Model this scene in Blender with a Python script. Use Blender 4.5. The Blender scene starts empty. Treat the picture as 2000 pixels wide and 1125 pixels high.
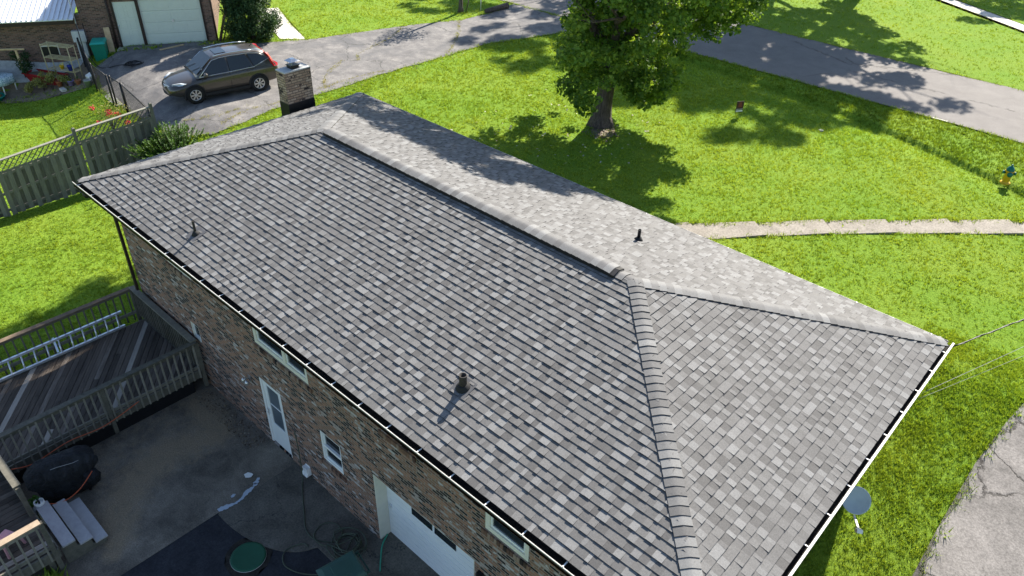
import bpy, bmesh, math, random
import numpy as np
from mathutils import Vector, Matrix
random.seed(7); rng = np.random.default_rng(11)
R = math.radians
SC = bpy.context.scene
COL = SC.collection

# ------------------------------------------------------------------ camera
CAMPOS = (19.3457, -5.1786, 13.7875)
yaw, pitch, roll, FPX = 2.2953665, -0.6118579, 0.0340905, 1473.316
cy, sy, cp, sp, cr, sr = math.cos(yaw), math.sin(yaw), math.cos(pitch), math.sin(pitch), math.cos(roll), math.sin(roll)
fwd = Vector((cy*cp, sy*cp, sp)); rt = Vector((sy, -cy, 0)); up = rt.cross(fwd)
r2 = cr*rt + sr*up; u2 = -sr*rt + cr*up
cd = bpy.data.cameras.new('camera'); cam = bpy.data.objects.new('camera', cd); COL.objects.link(cam)
m = Matrix((r2, u2, -fwd)).transposed().to_4x4(); m.translation = Vector(CAMPOS); cam.matrix_world = m
cd.sensor_width = 36; cd.lens = FPX/2000*36; cd.clip_end = 600; cd.clip_start = .1
SC.camera = cam
CM = np.array([list(r2), list(u2), list(fwd)])

# ------------------------------------------------------------------ world, sun, exposure
SUN_EL, SUN_AZ = 37.5, 102.0
w = bpy.data.worlds.new('World'); SC.world = w; w.use_nodes = True
nt = w.node_tree; bg = nt.nodes['Background']
sky = nt.nodes.new('ShaderNodeTexSky'); sky.sky_type = 'NISHITA'; sky.sun_disc = False
sky.sun_elevation = R(SUN_EL); sky.sun_rotation = R(90-SUN_AZ)
sky.air_density = 1.0; sky.dust_density = 0.6; sky.ozone_density = 1.4
nt.links.new(sky.outputs[0], bg.inputs[0]); bg.inputs[1].default_value = 0.085
sl = bpy.data.lights.new('sun', 'SUN'); sl.energy = 5.0; sl.angle = R(0.55); sl.color = (1, .93, .82)
so = bpy.data.objects.new('sun', sl); COL.objects.link(so)
sd = Vector((math.cos(R(SUN_AZ))*math.cos(R(SUN_EL)), math.sin(R(SUN_AZ))*math.cos(R(SUN_EL)), math.sin(R(SUN_EL))))
so.rotation_euler = sd.to_track_quat('Z', 'Y').to_euler(); so.location = (0, 0, 40)
SC.view_settings.view_transform = 'Standard'; SC.view_settings.look = 'None'
SC.view_settings.exposure = 1.38; SC.view_settings.gamma = 1

# ------------------------------------------------------------------ helpers
def tag(o, label=None, cat=None, group=None, kind=None):
    if label: o['label'] = label
    if cat: o['category'] = cat
    if group: o['group'] = group
    if kind: o['kind'] = kind
    return o
def empty(name, loc=(0, 0, 0), rz=0, label=None, cat=None, group=None):
    o = bpy.data.objects.new(name, None); COL.objects.link(o); o.empty_display_size = .2
    o.location = loc; o.rotation_euler = (0, 0, rz)
    return tag(o, label, cat, group)
def copy_tree(o, parent=None):
    c = o.copy(); COL.objects.link(c); c.parent = parent
    for ch in list(o.children): copy_tree(ch, c)
    return c

class MB:
    def __init__(s): s.v = []; s.f = []; s.mi = []; s.sm = []; s.tone = []
    def add(s, vs, fs, mi=0, smooth=False, tone=.5):
        b = len(s.v); s.v.extend([tuple(x) for x in vs])
        for f in fs:
            s.f.append([b+i for i in f]); s.mi.append(mi); s.sm.append(smooth); s.tone.append(tone)
        return s
    def box(s, x0, x1, y0, y1, z0, z1, mi=0, tone=.5):
        vs = [(x, y, z) for z in (z0, z1) for y in (y0, y1) for x in (x0, x1)]
        return s.add(vs, [(0, 2, 3, 1), (4, 5, 7, 6), (0, 1, 5, 4), (2, 6, 7, 3), (0, 4, 6, 2), (1, 3, 7, 5)], mi, False, tone)
    def obox(s, M, sx, sy, sz, mi=0, tone=.5):
        vs = [M @ Vector((x*sx/2, y*sy/2, z*sz/2)) for z in (-1, 1) for y in (-1, 1) for x in (-1, 1)]
        return s.add(vs, [(0, 2, 3, 1), (4, 5, 7, 6), (0, 1, 5, 4), (2, 6, 7, 3), (0, 4, 6, 2), (1, 3, 7, 5)], mi, False, tone)
    def beam(s, a, b, w, h, upv=(0, 0, 1), mi=0, tone=.5):
        a = Vector(a); b = Vector(b); x = (b-a); L = x.length; x.normalize(); u = Vector(upv)
        y = u.cross(x)
        if y.length < 1e-4: y = Vector((0, 1, 0)).cross(x)
        y.normalize(); z = x.cross(y)
        M = Matrix((x, y, z)).transposed().to_4x4(); M.translation = (a+b)/2
        return s.obox(M, L, w, h, mi, tone)
    def tube(s, path, rad, n=8, mi=0, smooth=True, cap=True, tone=.5):
        P = [Vector(p) for p in path]
        if not hasattr(rad, '__len__'): rad = [rad]*len(P)
        vs = []; fs = []; ref = None
        for i, p in enumerate(P):
            t = (P[min(i+1, len(P)-1)]-P[max(i-1, 0)])
            if t.length < 1e-7: t = Vector((0, 0, 1))
            t.normalize()
            if ref is None:
                ref = t.orthogonal().normalized()
            else:
                ref = ref - t*ref.dot(t)
                if ref.length < 1e-5: ref = t.orthogonal()
                ref.normalize()
            bn = t.cross(ref)
            for k in range(n):
                a = 2*math.pi*k/n; vs.append(p+(ref*math.cos(a)+bn*math.sin(a))*rad[i])
        for i in range(len(P)-1):
            for k in range(n):
                k2 = (k+1) % n; fs.append((i*n+k, i*n+k2, (i+1)*n+k2, (i+1)*n+k))
        if cap: fs.append(tuple(range(n-1, -1, -1))); fs.append(tuple((len(P)-1)*n+k for k in range(n)))
        return s.add(vs, fs, mi, smooth, tone)
    def prism(s, poly, z0, z1, mi=0, tone=.5):
        n = len(poly)
        vs = [(p[0], p[1], z0) for p in poly]+[(p[0], p[1], z1) for p in poly]
        fs = [tuple(range(n-1, -1, -1)), tuple(range(n, 2*n))]+[(i, (i+1) % n, n+(i+1) % n, n+i) for i in range(n)]
        return s.add(vs, fs, mi, False, tone)
    def lathe(s, prof, c=(0, 0, 0), n=24, mi=0, smooth=True, tone=.5, M=None):
        vs = []; fs = []
        for r, z in prof:
            for k in range(n):
                a = 2*math.pi*k/n; q = Vector((r*math.cos(a), r*math.sin(a), z))
                if M is not None: q = M @ q
                vs.append(q+Vector(c))
        for i in range(len(prof)-1):
            for k in range(n):
                k2 = (k+1) % n; fs.append((i*n+k, i*n+k2, (i+1)*n+k2, (i+1)*n+k))
        fs.append(tuple(range(n-1, -1, -1))); fs.append(tuple((len(prof)-1)*n+k for k in range(n)))
        return s.add(vs, fs, mi, smooth, tone)
    def build(s, name, mats, parent=None, bevel=0, tone=False, weld=False):
        me = bpy.data.meshes.new(name); me.from_pydata(s.v, [], s.f)
        if not isinstance(mats, (list, tuple)): mats = [mats]
        for q in mats: me.materials.append(q)
        me.polygons.foreach_set('material_index', s.mi); me.polygons.foreach_set('use_smooth', s.sm)
        if tone:
            at = me.attributes.new('tone', 'FLOAT', 'FACE'); at.data.foreach_set('value', s.tone)
        me.update()
        if weld:
            bm = bmesh.new(); bm.from_mesh(me); bmesh.ops.remove_doubles(bm, verts=bm.verts, dist=1e-4); bm.to_mesh(me); bm.free()
        o = bpy.data.objects.new(name, me); COL.objects.link(o); o.parent = parent
        if bevel:
            b = o.modifiers.new('bevel', 'BEVEL'); b.width = bevel; b.segments = 2; b.limit_method = 'ANGLE'
        return o

# ------------------------------------------------------------------ material helper
def newmat(name):
    m = bpy.data.materials.new(name); m.use_nodes = True; n = m.node_tree
    for x in list(n.nodes): n.nodes.remove(x)
    out = n.nodes.new('ShaderNodeOutputMaterial'); b = n.nodes.new('ShaderNodeBsdfPrincipled')
    n.links.new(b.outputs[0], out.inputs[0]); b.inputs['Specular IOR Level'].default_value = .3
    return m, n, b, out
def N(n, t, **k):
    x = n.nodes.new(t)
    for a, v in k.items():
        if a in ('i',):
            for kk, vv in v.items(): x.inputs[kk].default_value = vv
        else: setattr(x, a, v)
    return x
def noise(n, scale, detail=4, rough=.6, dist=0, vec=None):
    x = N(n, 'ShaderNodeTexNoise', i={'Scale': scale, 'Detail': detail, 'Roughness': rough, 'Distortion': dist})
    if vec is not None: n.links.new(vec, x.inputs['Vector'])
    return x
def objc(n): return N(n, 'ShaderNodeTexCoord').outputs['Object']
def ramp(n, fac, stops, interp='LINEAR'):
    r = N(n, 'ShaderNodeValToRGB'); r.color_ramp.interpolation = interp
    e = r.color_ramp.elements
    while len(e) > 1: e.remove(e[-1])
    e[0].position = stops[0][0]; c = stops[0][1]; e[0].color = (*c, 1) if len(c) == 3 else c
    for p, c in stops[1:]:
        q = e.new(p); q.color = (*c, 1)
    n.links.new(fac, r.inputs[0]); return r
def mixc(n, fac, a, b, mode='MIX'):
    x = N(n, 'ShaderNodeMix', data_type='RGBA', blend_type=mode, clamp_factor=True)
    for s_, v in ((0, fac), (6, a), (7, b)):
        if hasattr(v, 'is_output') or isinstance(v, bpy.types.NodeSocket): n.links.new(v, x.inputs[s_])
        else: x.inputs[s_].default_value = v if s_ == 0 else ((*v, 1) if len(v) == 3 else v)
    return x.outputs[2]
def mathn(n, op, a, b=None, clamp=False):
    x = N(n, 'ShaderNodeMath', operation=op, use_clamp=clamp)
    for i, v in enumerate((a, b)):
        if v is None: continue
        if isinstance(v, bpy.types.NodeSocket): n.links.new(v, x.inputs[i])
        else: x.inputs[i].default_value = v
    return x.outputs[0]
def bump(n, b, h, strength=.3, dist=.01):
    x = N(n, 'ShaderNodeBump', i={'Strength': strength, 'Distance': dist}); n.links.new(h, x.inputs['Height'])
    n.links.new(x.outputs[0], b.inputs['Normal'])
def simple(name, col, rough=.5, var=.15, scale=8, metal=0, bmp=0, spec=.3, coat=0):
    m, n, b, o = newmat(name); v = objc(n)
    ns = noise(n, scale, 5, .65, vec=v)
    lo = tuple(c*(1-var) for c in col); hi = tuple(min(1, c*(1+var)) for c in col)
    r = ramp(n, ns.outputs[0], [(.3, lo), (.7, hi)])
    n.links.new(r.outputs[0], b.inputs['Base Color'])
    b.inputs['Roughness'].default_value = rough; b.inputs['Metallic'].default_value = metal
    b.inputs['Specular IOR Level'].default_value = spec; b.inputs['Coat Weight'].default_value = coat
    if bmp: bump(n, b, noise(n, scale*6, 4, .6, vec=v).outputs[0], bmp)
    return m

# shingles: per-tab tone attribute times granule noise
def shingle_mat(name, dark, mid, light, gran=.3):
    m, n, b, o = newmat(name); v = objc(n)
    at = N(n, 'ShaderNodeAttribute', attribute_name='tone')
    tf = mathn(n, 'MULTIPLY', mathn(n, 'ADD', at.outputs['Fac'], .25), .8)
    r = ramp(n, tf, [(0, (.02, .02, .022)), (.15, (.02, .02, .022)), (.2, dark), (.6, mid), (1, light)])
    g = noise(n, 42, 6, .85, vec=v); g2 = noise(n, 230, 2, .9, vec=v); g3 = noise(n, .8, 3, .6, vec=v)
    k = mathn(n, 'ADD', mathn(n, 'MULTIPLY', g.outputs[0], gran*2.6), mathn(n, 'MULTIPLY', g2.outputs[0], gran*1.2))
    k = mathn(n, 'ADD', k, mathn(n, 'MULTIPLY', g3.outputs[0], .2))
    k = mathn(n, 'ADD', k, 1-gran*1.9-.1)
    c = N(n, 'ShaderNodeVectorMath', operation='SCALE'); n.links.new(r.outputs[0], c.inputs[0]); n.links.new(k, c.inputs['Scale'])
    n.links.new(c.outputs[0], b.inputs['Base Color']); b.inputs['Roughness'].default_value = .82
    b.inputs['Specular IOR Level'].default_value = .35
    bump(n, b, g2.outputs[0], .5, .004)
    return m
M_SH = shingle_mat('shingle', (.092, .089, .087), (.135, .132, .129), (.20, .20, .198), .6)

def brick_mat(name, stops, mortar, bw=.2, bh=.067, ms=.009, axis='XZ'):
    m, n, b, o = newmat(name)
    sx = N(n, 'ShaderNodeSeparateXYZ'); n.links.new(objc(n), sx.inputs[0])
    cx = N(n, 'ShaderNodeCombineXYZ')
    gx = N(n, 'ShaderNodeNewGeometry'); sn = N(n, 'ShaderNodeSeparateXYZ')
    # choose horizontal coordinate: X+Y works on either wall direction (walls are axis aligned)
    n.links.new(mathn(n, 'ADD', sx.outputs[0], sx.outputs[1]), cx.inputs[0]); n.links.new(sx.outputs[2], cx.inputs[1])
    t = N(n, 'ShaderNodeTexBrick', i={'Scale': 1, 'Mortar Size': ms, 'Mortar Smooth': .1, 'Bias': 0, 'Brick Width': bw, 'Row Height': bh, 'Color1': (0, 0, 0, 1), 'Color2': (1, 1, 1, 1), 'Mortar': (.5, .5, .5, 1)})
    n.links.new(cx.outputs[0], t.inputs['Vector'])
    big = noise(n, 1.3, 4, .7, vec=cx.outputs[0])
    f = mathn(n, 'ADD', t.outputs['Color'], mathn(n, 'MULTIPLY', mathn(n, 'SUBTRACT', big.outputs[0], .5), .55), clamp=True)
    r = ramp(n, f, stops, 'CONSTANT')
    fine = noise(n, 45, 5, .75, vec=cx.outputs[0])
    c = mixc(n, .45, r.outputs[0], ramp(n, fine.outputs[0], [(.3, (.3, .3, .3)), (.75, (1.0, 1.0, 1.0))]).outputs[0], 'MULTIPLY')
    c = mixc(n, t.outputs['Fac'], c, mortar)
    n.links.new(c, b.inputs['Base Color']); b.inputs['Roughness'].default_value = .9
    h = mathn(n, 'SUBTRACT', mathn(n, 'MULTIPLY', fine.outputs[0], .3), t.outputs['Fac'])
    bump(n, b, h, .8, .008)
    return m
M_BRICK = brick_mat('antique_brick', [(0, (.012, .010, .011)), (.2, (.2, .095, .06)), (.33, (.34, .165, .10)), (.45, (.025, .021, .022)), (.53, (.37, .19, .115)), (.64, (.25, .14, .09)), (.78, (.42, .36, .33)), (.86, (.26, .14, .09)), (.96, (.52, .49, .48))], (.24, .205, .18), ms=.011)
M_CHIMB = brick_mat('chimney_brick', [(0, (.05, .035, .03)), (.08, (.42, .28, .18)), (.3, (.52, .37, .24)), (.5, (.38, .26, .17)), (.62, (.58, .43, .3)), (.86, (.09, .06, .05)), (.92, (.5, .36, .24))], (.16, .12, .09), .2, .075, .012)
M_NBRICK = brick_mat('neighbor_brick', [(0, (.1, .06, .045)), (.25, (.2, .11, .08)), (.5, (.27, .15, .11)), (.75, (.17, .1, .075))], (.22, .18, .15))

def wood_mat(name, cols, rough=.85, grain=(1, 1, 1), toned=False):
    m, n, b, o = newmat(name); v = objc(n)
    mp = N(n, 'ShaderNodeMapping'); mp.inputs['Scale'].default_value = grain; n.links.new(v, mp.inputs[0])
    a = noise(n, 6, 6, .75, .4, mp.outputs[0]); k = a.outputs[0]
    if toned:
        at = N(n, 'ShaderNodeAttribute', attribute_name='tone')
        k = mathn(n, 'ADD', mathn(n, 'MULTIPLY', k, .55), mathn(n, 'MULTIPLY', at.outputs['Fac'], .5))
    r = ramp(n, k, [(.25, cols[0]), (.5, cols[1]), (.78, cols[2])])
    n.links.new(r.outputs[0], b.inputs['Base Color']); b.inputs['Roughness'].default_value = rough
    bump(n, b, a.outputs[0], .5, .01)
    return m
M_FENCE = wood_mat('weathered_fence_wood', [(.07, .07, .055), (.155, .152, .125), (.27, .26, .215)], grain=(3, 3, .5), toned=True)
M_RAIL = wood_mat('weathered_rail_wood', [(.055, .052, .041), (.15, .14, .112), (.28, .26, .215)], grain=(1, 1, 1), toned=True)
M_DECK = wood_mat('worn_deck_board', [(.032, .025, .02), (.115, .092, .074), (.32, .285, .245)], grain=(1.2, 1.2, 1), toned=True)
M_STEP = wood_mat('grey_step_board', [(.12, .12, .13), (.33, .32, .33), (.46, .45, .45)], toned=True)
M_NEWWOOD = wood_mat('pale_lumber', [(.35, .24, .13), (.52, .38, .22), (.62, .47, .3)])
M_CAPWOOD = wood_mat('old_rail_cap', [(.07, .05, .035), (.17, .125, .085), (.36, .28, .2)], toned=True)

M_WHITE = simple('white_paint', (.78, .78, .76), .4, .04)
M_CREAM = simple('cream_trim', (.66, .64, .55), .5, .05)
M_VINYL = simple('white_vinyl', (.72, .74, .73), .35, .03)
M_GARAGE = simple('white_garage_panel', (.74, .77, .8), .35, .03)
M_NGAR = simple('pale_green_panel', (.62, .68, .6), .45, .03)
M_SOFFIT = simple('soffit_white', (.6, .6, .56), .6, .05)
M_BLACK = simple('black_metal', (.012, .012, .014), .45, .2, metal=0)
M_DIRT_SHADE = simple('gutter_debris_shade', (.012, .011, .01), .95, .5, 30)  # black mixes debris with the unlit depth of the trough, painted in
M_BROWN = simple('dark_brown_trim', (.035, .022, .018), .5, .1)
M_GALV = simple('galvanized', (.55, .56, .57), .35, .1, metal=.8)
M_ALU = simple('aluminium', (.75, .77, .8), .32, .05, metal=.7)
M_RUBBER = simple('rubber', (.02, .02, .02), .8, .2)
M_LEAD = simple('vent_pipe_iron', (.045, .04, .036), .7, .3, 20)
M_CONC = simple('cap_mortar', (.42, .43, .42), .85, .25, 6, bmp=.3)
M_TERRA = simple('terracotta', (.45, .17, .09), .8, .15)
def glass_mat(name, col, rough=.05):
    m, n, b, o = newmat(name); v = objc(n)
    r = ramp(n, noise(n, 1.5, 2, .5, vec=v).outputs[0], [(.3, tuple(c*.6 for c in col)), (.7, col)])
    n.links.new(r.outputs[0], b.inputs['Base Color']); b.inputs['Roughness'].default_value = rough
    b.inputs['Specular IOR Level'].default_value = .6
    return m
M_GLASS = glass_mat('dark_window_glass', (.02, .028, .035))
M_SCREEN = glass_mat('screened_glass', (.10, .13, .16), .35)

# ------------------------------------------------------------------ terrain height
def ss(a, b, v):
    t = np.clip((np.asarray(v, float)-a)/(b-a), 0, 1); return t*t*(3-2*t)
def H(x, y):
    x = np.asarray(x, float); y = np.asarray(y, float)
    l = .45+1.55*ss(2.5, 8.3, y-1.2*ss(-10, -17, x)+4*ss(-19.5, -22, x))
    r = 2*np.clip((y-.95)/11.5, 0, 1)
    wq = ss(-1.5, 3.5, x)
    z = l*(1-wq)+r*wq
    ys = 27.9-.0130*np.clip(x, 0, 30)**2; d = y-ys
    dip = np.where(d < 0, ss(-1.6, -.05, d), 1-ss(-.02, .2, d))
    z = z-.17*dip*ss(-3, 3, x)
    return z
def Hf(x, y): return float(H(x, y))
E0 = 4.85; LX = 18.173; WY = 9.0; SL = 1.4575/4.5

# ------------------------------------------------------------------ lawn ground
def lawn_mat():
    m, n, b, o = newmat('lawn'); v = objc(n)
    a = noise(n, .35, 5, .65, .3, v); c = noise(n, 15, 6, .8, .2, v); d = noise(n, 2.2, 4, .7, 0, v)
    r1 = ramp(n, c.outputs[0], [(.28, (.06, .105, .012)), (.5, (.17, .27, .026)), (.72, (.28, .38, .055))])
    r2_ = ramp(n, a.outputs[0], [(.35, (.86, .97, .85)), (.65, (1.08, 1.03, 1.0))])
    x = mixc(n, 1.0, r1.outputs[0], r2_.outputs[0], 'MULTIPLY')
    x = mixc(n, mathn(n, 'MULTIPLY', ramp(n, d.outputs[0], [(.64, (0, 0, 0)), (.78, (1, 1, 1))]).outputs[0], .15), x, (.22, .24, .06))
    n.links.new(x, b.inputs['Base Color']); b.inputs['Roughness'].default_value = .95
    b.inputs['Specular IOR Level'].default_value = .1
    bump(n, b, c.outputs[0], 1, .06)
    return m
M_LAWN = lawn_mat()
def grid_axis(pts):
    out = []
    for a, b_, s_ in pts: out += list(np.arange(a, b_-1e-6, s_))
    out.append(pts[-1][1]); return np.array(out)
gx = grid_axis([(-160, -40, 8), (-40, 0, .5), (0, 20, .2), (20, 30, .5), (30, 160, 8)])
gy = grid_axis([(-60, -12, 6), (-12, 21, .5), (21, 28.4, .08), (28.4, 70, .6), (70, 260, 10)])
X, Y = np.meshgrid(gx, gy); Zt = H(X, Y)
nx, ny = len(gx), len(gy)
verts = np.stack([X.ravel(), Y.ravel(), Zt.ravel()], 1)
ii, jj = np.meshgrid(np.arange(nx-1), np.arange(ny-1)); a_ = (jj*nx+ii).ravel()
faces = np.stack([a_, a_+1, a_+nx+1, a_+nx], 1)
def fast_mesh(name, verts, faces, mat, tone=None, smooth=False, kind=None, parent=None):
    me = bpy.data.meshes.new(name); k = faces.shape[1]
    me.vertices.add(len(verts)); me.vertices.foreach_set('co', np.ascontiguousarray(verts, dtype=np.float32).ravel())
    me.loops.add(faces.size); me.loops.foreach_set('vertex_index', np.ascontiguousarray(faces, dtype=np.int32).ravel())
    me.polygons.add(len(faces)); me.polygons.foreach_set('loop_start', np.arange(0, faces.size, k, dtype=np.int32))
    me.polygons.foreach_set('loop_total', np.full(len(faces), k, dtype=np.int32))
    if smooth: me.polygons.foreach_set('use_smooth', np.ones(len(faces), dtype=bool))
    if mat is not None: me.materials.append(mat)
    if tone is not None:
        at = me.attributes.new('tone', 'FLOAT', 'FACE'); at.data.foreach_set('value', tone.astype(np.float32))
    me.update(calc_edges=True); me.validate()
    o = bpy.data.objects.new(name, me); COL.objects.link(o); o.parent = parent
    if kind: o['kind'] = kind
    return o
fast_mesh('ground', verts, faces, M_LAWN, smooth=True, kind='structure')

# ------------------------------------------------------------------ paved surfaces
def pave_mat(name, stops, scale=3, crack=None, crack_scale=.5, fine=60, rough=.9, stain=None, crackw=.012, gate=.42):
    m, n, b, o = newmat(name); v = objc(n)
    a = noise(n, scale, 8, .72, .2, v); f = noise(n, fine, 3, .8, 0, v)
    r = ramp(n, a.outputs[0], stops)
    fr = ramp(n, f.outputs[0], [(.35, (.62, .62, .62)), (.65, (1.3, 1.3, 1.3))])
    x = mixc(n, .8, r.outputs[0], fr.outputs[0], 'MULTIPLY')
    if stain:
        s_ = noise(n, stain[1], 5, .6, .5, v)
        x = mixc(n, ramp(n, s_.outputs[0], [(stain[2], (0, 0, 0)), (stain[2]+.12, (1, 1, 1))]).outputs[0], x, stain[0])
    h = f.outputs[0]
    if crack:
        dn = noise(n, 2.5, 4, .7, 0, v); dv = N(n, 'ShaderNodeVectorMath', operation='SCALE'); dv.inputs['Scale'].default_value = .5
        n.links.new(dn.outputs['Color'], dv.inputs[0]); ad = N(n, 'ShaderNodeVectorMath', operation='ADD'); n.links.new(v, ad.inputs[0]); n.links.new(dv.outputs[0], ad.inputs[1])
        vo = N(n, 'ShaderNodeTexVoronoi', feature='DISTANCE_TO_EDGE', i={'Scale': crack_scale}); n.links.new(ad.outputs[0], vo.inputs['Vector'])
        cm = ramp(n, vo.outputs['Distance'], [(0, (1, 1, 1)), (crackw, (0, 0, 0))])
        gate = ramp(n, noise(n, .5, 3, .5, 0, v).outputs[0], [(gate, (0, 0, 0)), (gate+.08, (1, 1, 1))])
        cf = mathn(n, 'MULTIPLY', cm.outputs[0], gate.outputs[0])
        x = mixc(n, cf, x, crack)
        h = mathn(n, 'SUBTRACT', h, mathn(n, 'MULTIPLY', cf, 2))
    n.links.new(x, b.inputs['Base Color']); b.inputs['Roughness'].default_value = rough
    bump(n, b, h, .35, .008)
    return m
M_ROAD = pave_mat('road_asphalt', [(.3, (.15, .138, .13)), (.7, (.20, .186, .174))], 1.2, (.07, .065, .06), .12, 35, crackw=.006)
M_DRIVE = pave_mat('old_driveway', [(.28, (.095, .09, .09)), (.5, (.165, .157, .152)), (.72, (.27, .252, .235))], 1.6, (.05, .05, .045), .3, 30, stain=((.11, .108, .11), .45, .54), crackw=.008)
M_SDRIVE = pave_mat('cracked_side_driveway', [(.28, (.12, .112, .104)), (.5, (.215, .2, .187)), (.72, (.30, .28, .262))], 1.1, (.03, .027, .024), .75, 22, crackw=.03, gate=.36)
M_PATIO = pave_mat('stained_concrete', [(.28, (.062, .056, .047)), (.5, (.12, .108, .09)), (.75, (.19, .17, .14))], 1.3, (.03, .03, .03), .35, 26, stain=((.15, .13, .10), .9, .68), crackw=.004)
M_PAD = pave_mat('sealed_asphalt', [(.3, (.018, .019, .024)), (.7, (.042, .043, .05))], 2, None, 1, 26)
M_WALK = pave_mat('walk_concrete', [(.3, (.19, .168, .14)), (.7, (.31, .28, .238))], 1.6, None, 1, 18)
M_PALE = pave_mat('pale_concrete', [(.3, (.52, .49, .44)), (.7, (.62, .59, .54))], 3, None, 1, 40)
M_SAND = pave_mat('sandy_soil', [(.3, (.13, .10, .07)), (.7, (.26, .21, .15))], 3, None, 1, 30)

def rough_poly(poly, amp=.08, step=.35, seed=1):
    rr = random.Random(seed); out = []
    for i, a in enumerate(poly):
        b = poly[(i+1) % len(poly)]; L = math.hypot(b[0]-a[0], b[1]-a[1]); k = max(1, int(L/step))
        for j in range(k):
            t = j/k; out.append((a[0]+(b[0]-a[0])*t+rr.uniform(-amp, amp)*(j > 0), a[1]+(b[1]-a[1])*t+rr.uniform(-amp, amp)*(j > 0)))
    return out
def drape(name, poly, off, mat, cut=.5, flat=None, kind='structure', thick=0):
    bm = bmesh.new(); vs = [bm.verts.new((p[0], p[1], 0)) for p in poly]; f = bm.faces.new(vs)
    if f.normal.z < 0: f.normal_flip()
    bmesh.ops.triangulate(bm, faces=bm.faces[:], ngon_method='EAR_CLIP')
    if flat is None:
        xs = [p[0] for p in poly]; ys = [p[1] for p in poly]
        for ax, lo, hi in ((0, min(xs), max(xs)), (1, min(ys), max(ys))):
            q = math.ceil(lo/cut)*cut
            while q < hi:
                no = (1, 0, 0) if ax == 0 else (0, 1, 0); co = (q, 0, 0) if ax == 0 else (0, q, 0)
                bmesh.ops.bisect_plane(bm, geom=bm.verts[:]+bm.edges[:]+bm.faces[:], plane_co=co, plane_no=no); q += cut
    for v in bm.verts: v.co.z = (Hf(v.co.x, v.co.y) if flat is None else flat)+off
    if thick:
        r = bmesh.ops.extrude_face_region(bm, geom=bm.faces[:])
        for v in r['geom']:
            if isinstance(v, bmesh.types.BMVert): v.co.z -= thick
    bmesh.ops.recalc_face_normals(bm, faces=bm.faces[:])
    me = bpy.data.meshes.new(name); bm.to_mesh(me); bm.free(); me.materials.append(mat)
    o = bpy.data.objects.new(name, me); COL.objects.link(o)
    if kind: o['kind'] = kind
    return o
P_ROAD = [(-120, 28.8), (120, 28.8), (120, 35.4), (-120, 35.4)]
drape('road', rough_poly([(-60, 28.8), (60, 28.8), (60, 35.4), (-60, 35.4)], .05, .5, 3), .03, M_ROAD, flat=2.0)
P_DRIVE = [(-7.11, 12.5), (-7.2, 11.5), (-7.0, 9.7), (-6.6, 8.3), (-6.85, 7.0), (-8.4, 5.9), (-9.8, 6.25), (-11.9, 6.15), (-13.5, 6.3), (-15.8, 6.6), (-17.9, 7.3), (-18.3, 8.7), (-18.4, 9.3), (-16.4, 12.6), (-15.43, 12.85), (-14.28, 14.83), (-13.64, 16.03), (-12.9, 18.7), (-12.12, 21.43), (-11, 24.13), (-10.9, 26.5), (-11.3, 28.78), (-5.2, 28.78), (-6.1, 25.5), (-7.1, 22.3), (-7.2, 17.2), (-7.2, 14.2)]
drape('driveway', rough_poly(P_DRIVE, .07, .4, 5), .028, M_DRIVE)
P_SIDE = [(19.7, 12.24), (19.53, 11.1), (19.4, 10.04), (19.56, 9.28), (19.42, 8.39), (19.44, 7.67), (19.55, 6.87), (19.6, 4), (19.5, -2), (25, -2), (25, 20), (20.9, 20), (20.2, 15), (19.8, 13)]
drape('side_driveway', rough_poly(P_SIDE, .07, .3, 8), .03, M_SDRIVE)
P_PATIO = [(2.6, .62), (7.6, .62), (7.6, -1.39), (7.56, -3.6), (7.5, -8), (2.6, -8)]
PATIO_HERE = 1
arc = [(7.604, .618), (9.9, .618), (9.9, -.42)]+[(7.75+2.1*math.cos(t)*(1 if 1 else 1)*1.02, -.3-1.12*math.sin(t)) for t in np.linspace(.15, math.pi/2+.05, 12)]+[(7.604, -1.39)]
drape('patio_apron', arc, .034, M_PATIO, flat=0, thick=.1)
drape('wall_apron', [(9.904, .618), (10.67, .618), (10.67, .9), (13.6, .9), (13.6, .618), (18, .618), (18, -1.6), (12.3, -1.3), (12.1, -.4), (9.904, -.42)], .034, M_PATIO, flat=0, thick=.1)
P_PAD = [(7.0, .5), (18.2, .5), (18.2, -9), (7.0, -9)]
drape('asphalt_pad', P_PAD, .018, M_PAD, flat=0)
def sand(name, poly, amp, seed, z=.036, mat=M_SAND): return drape(name, rough_poly(poly, amp, .16, seed), z, mat, flat=0)
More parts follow.
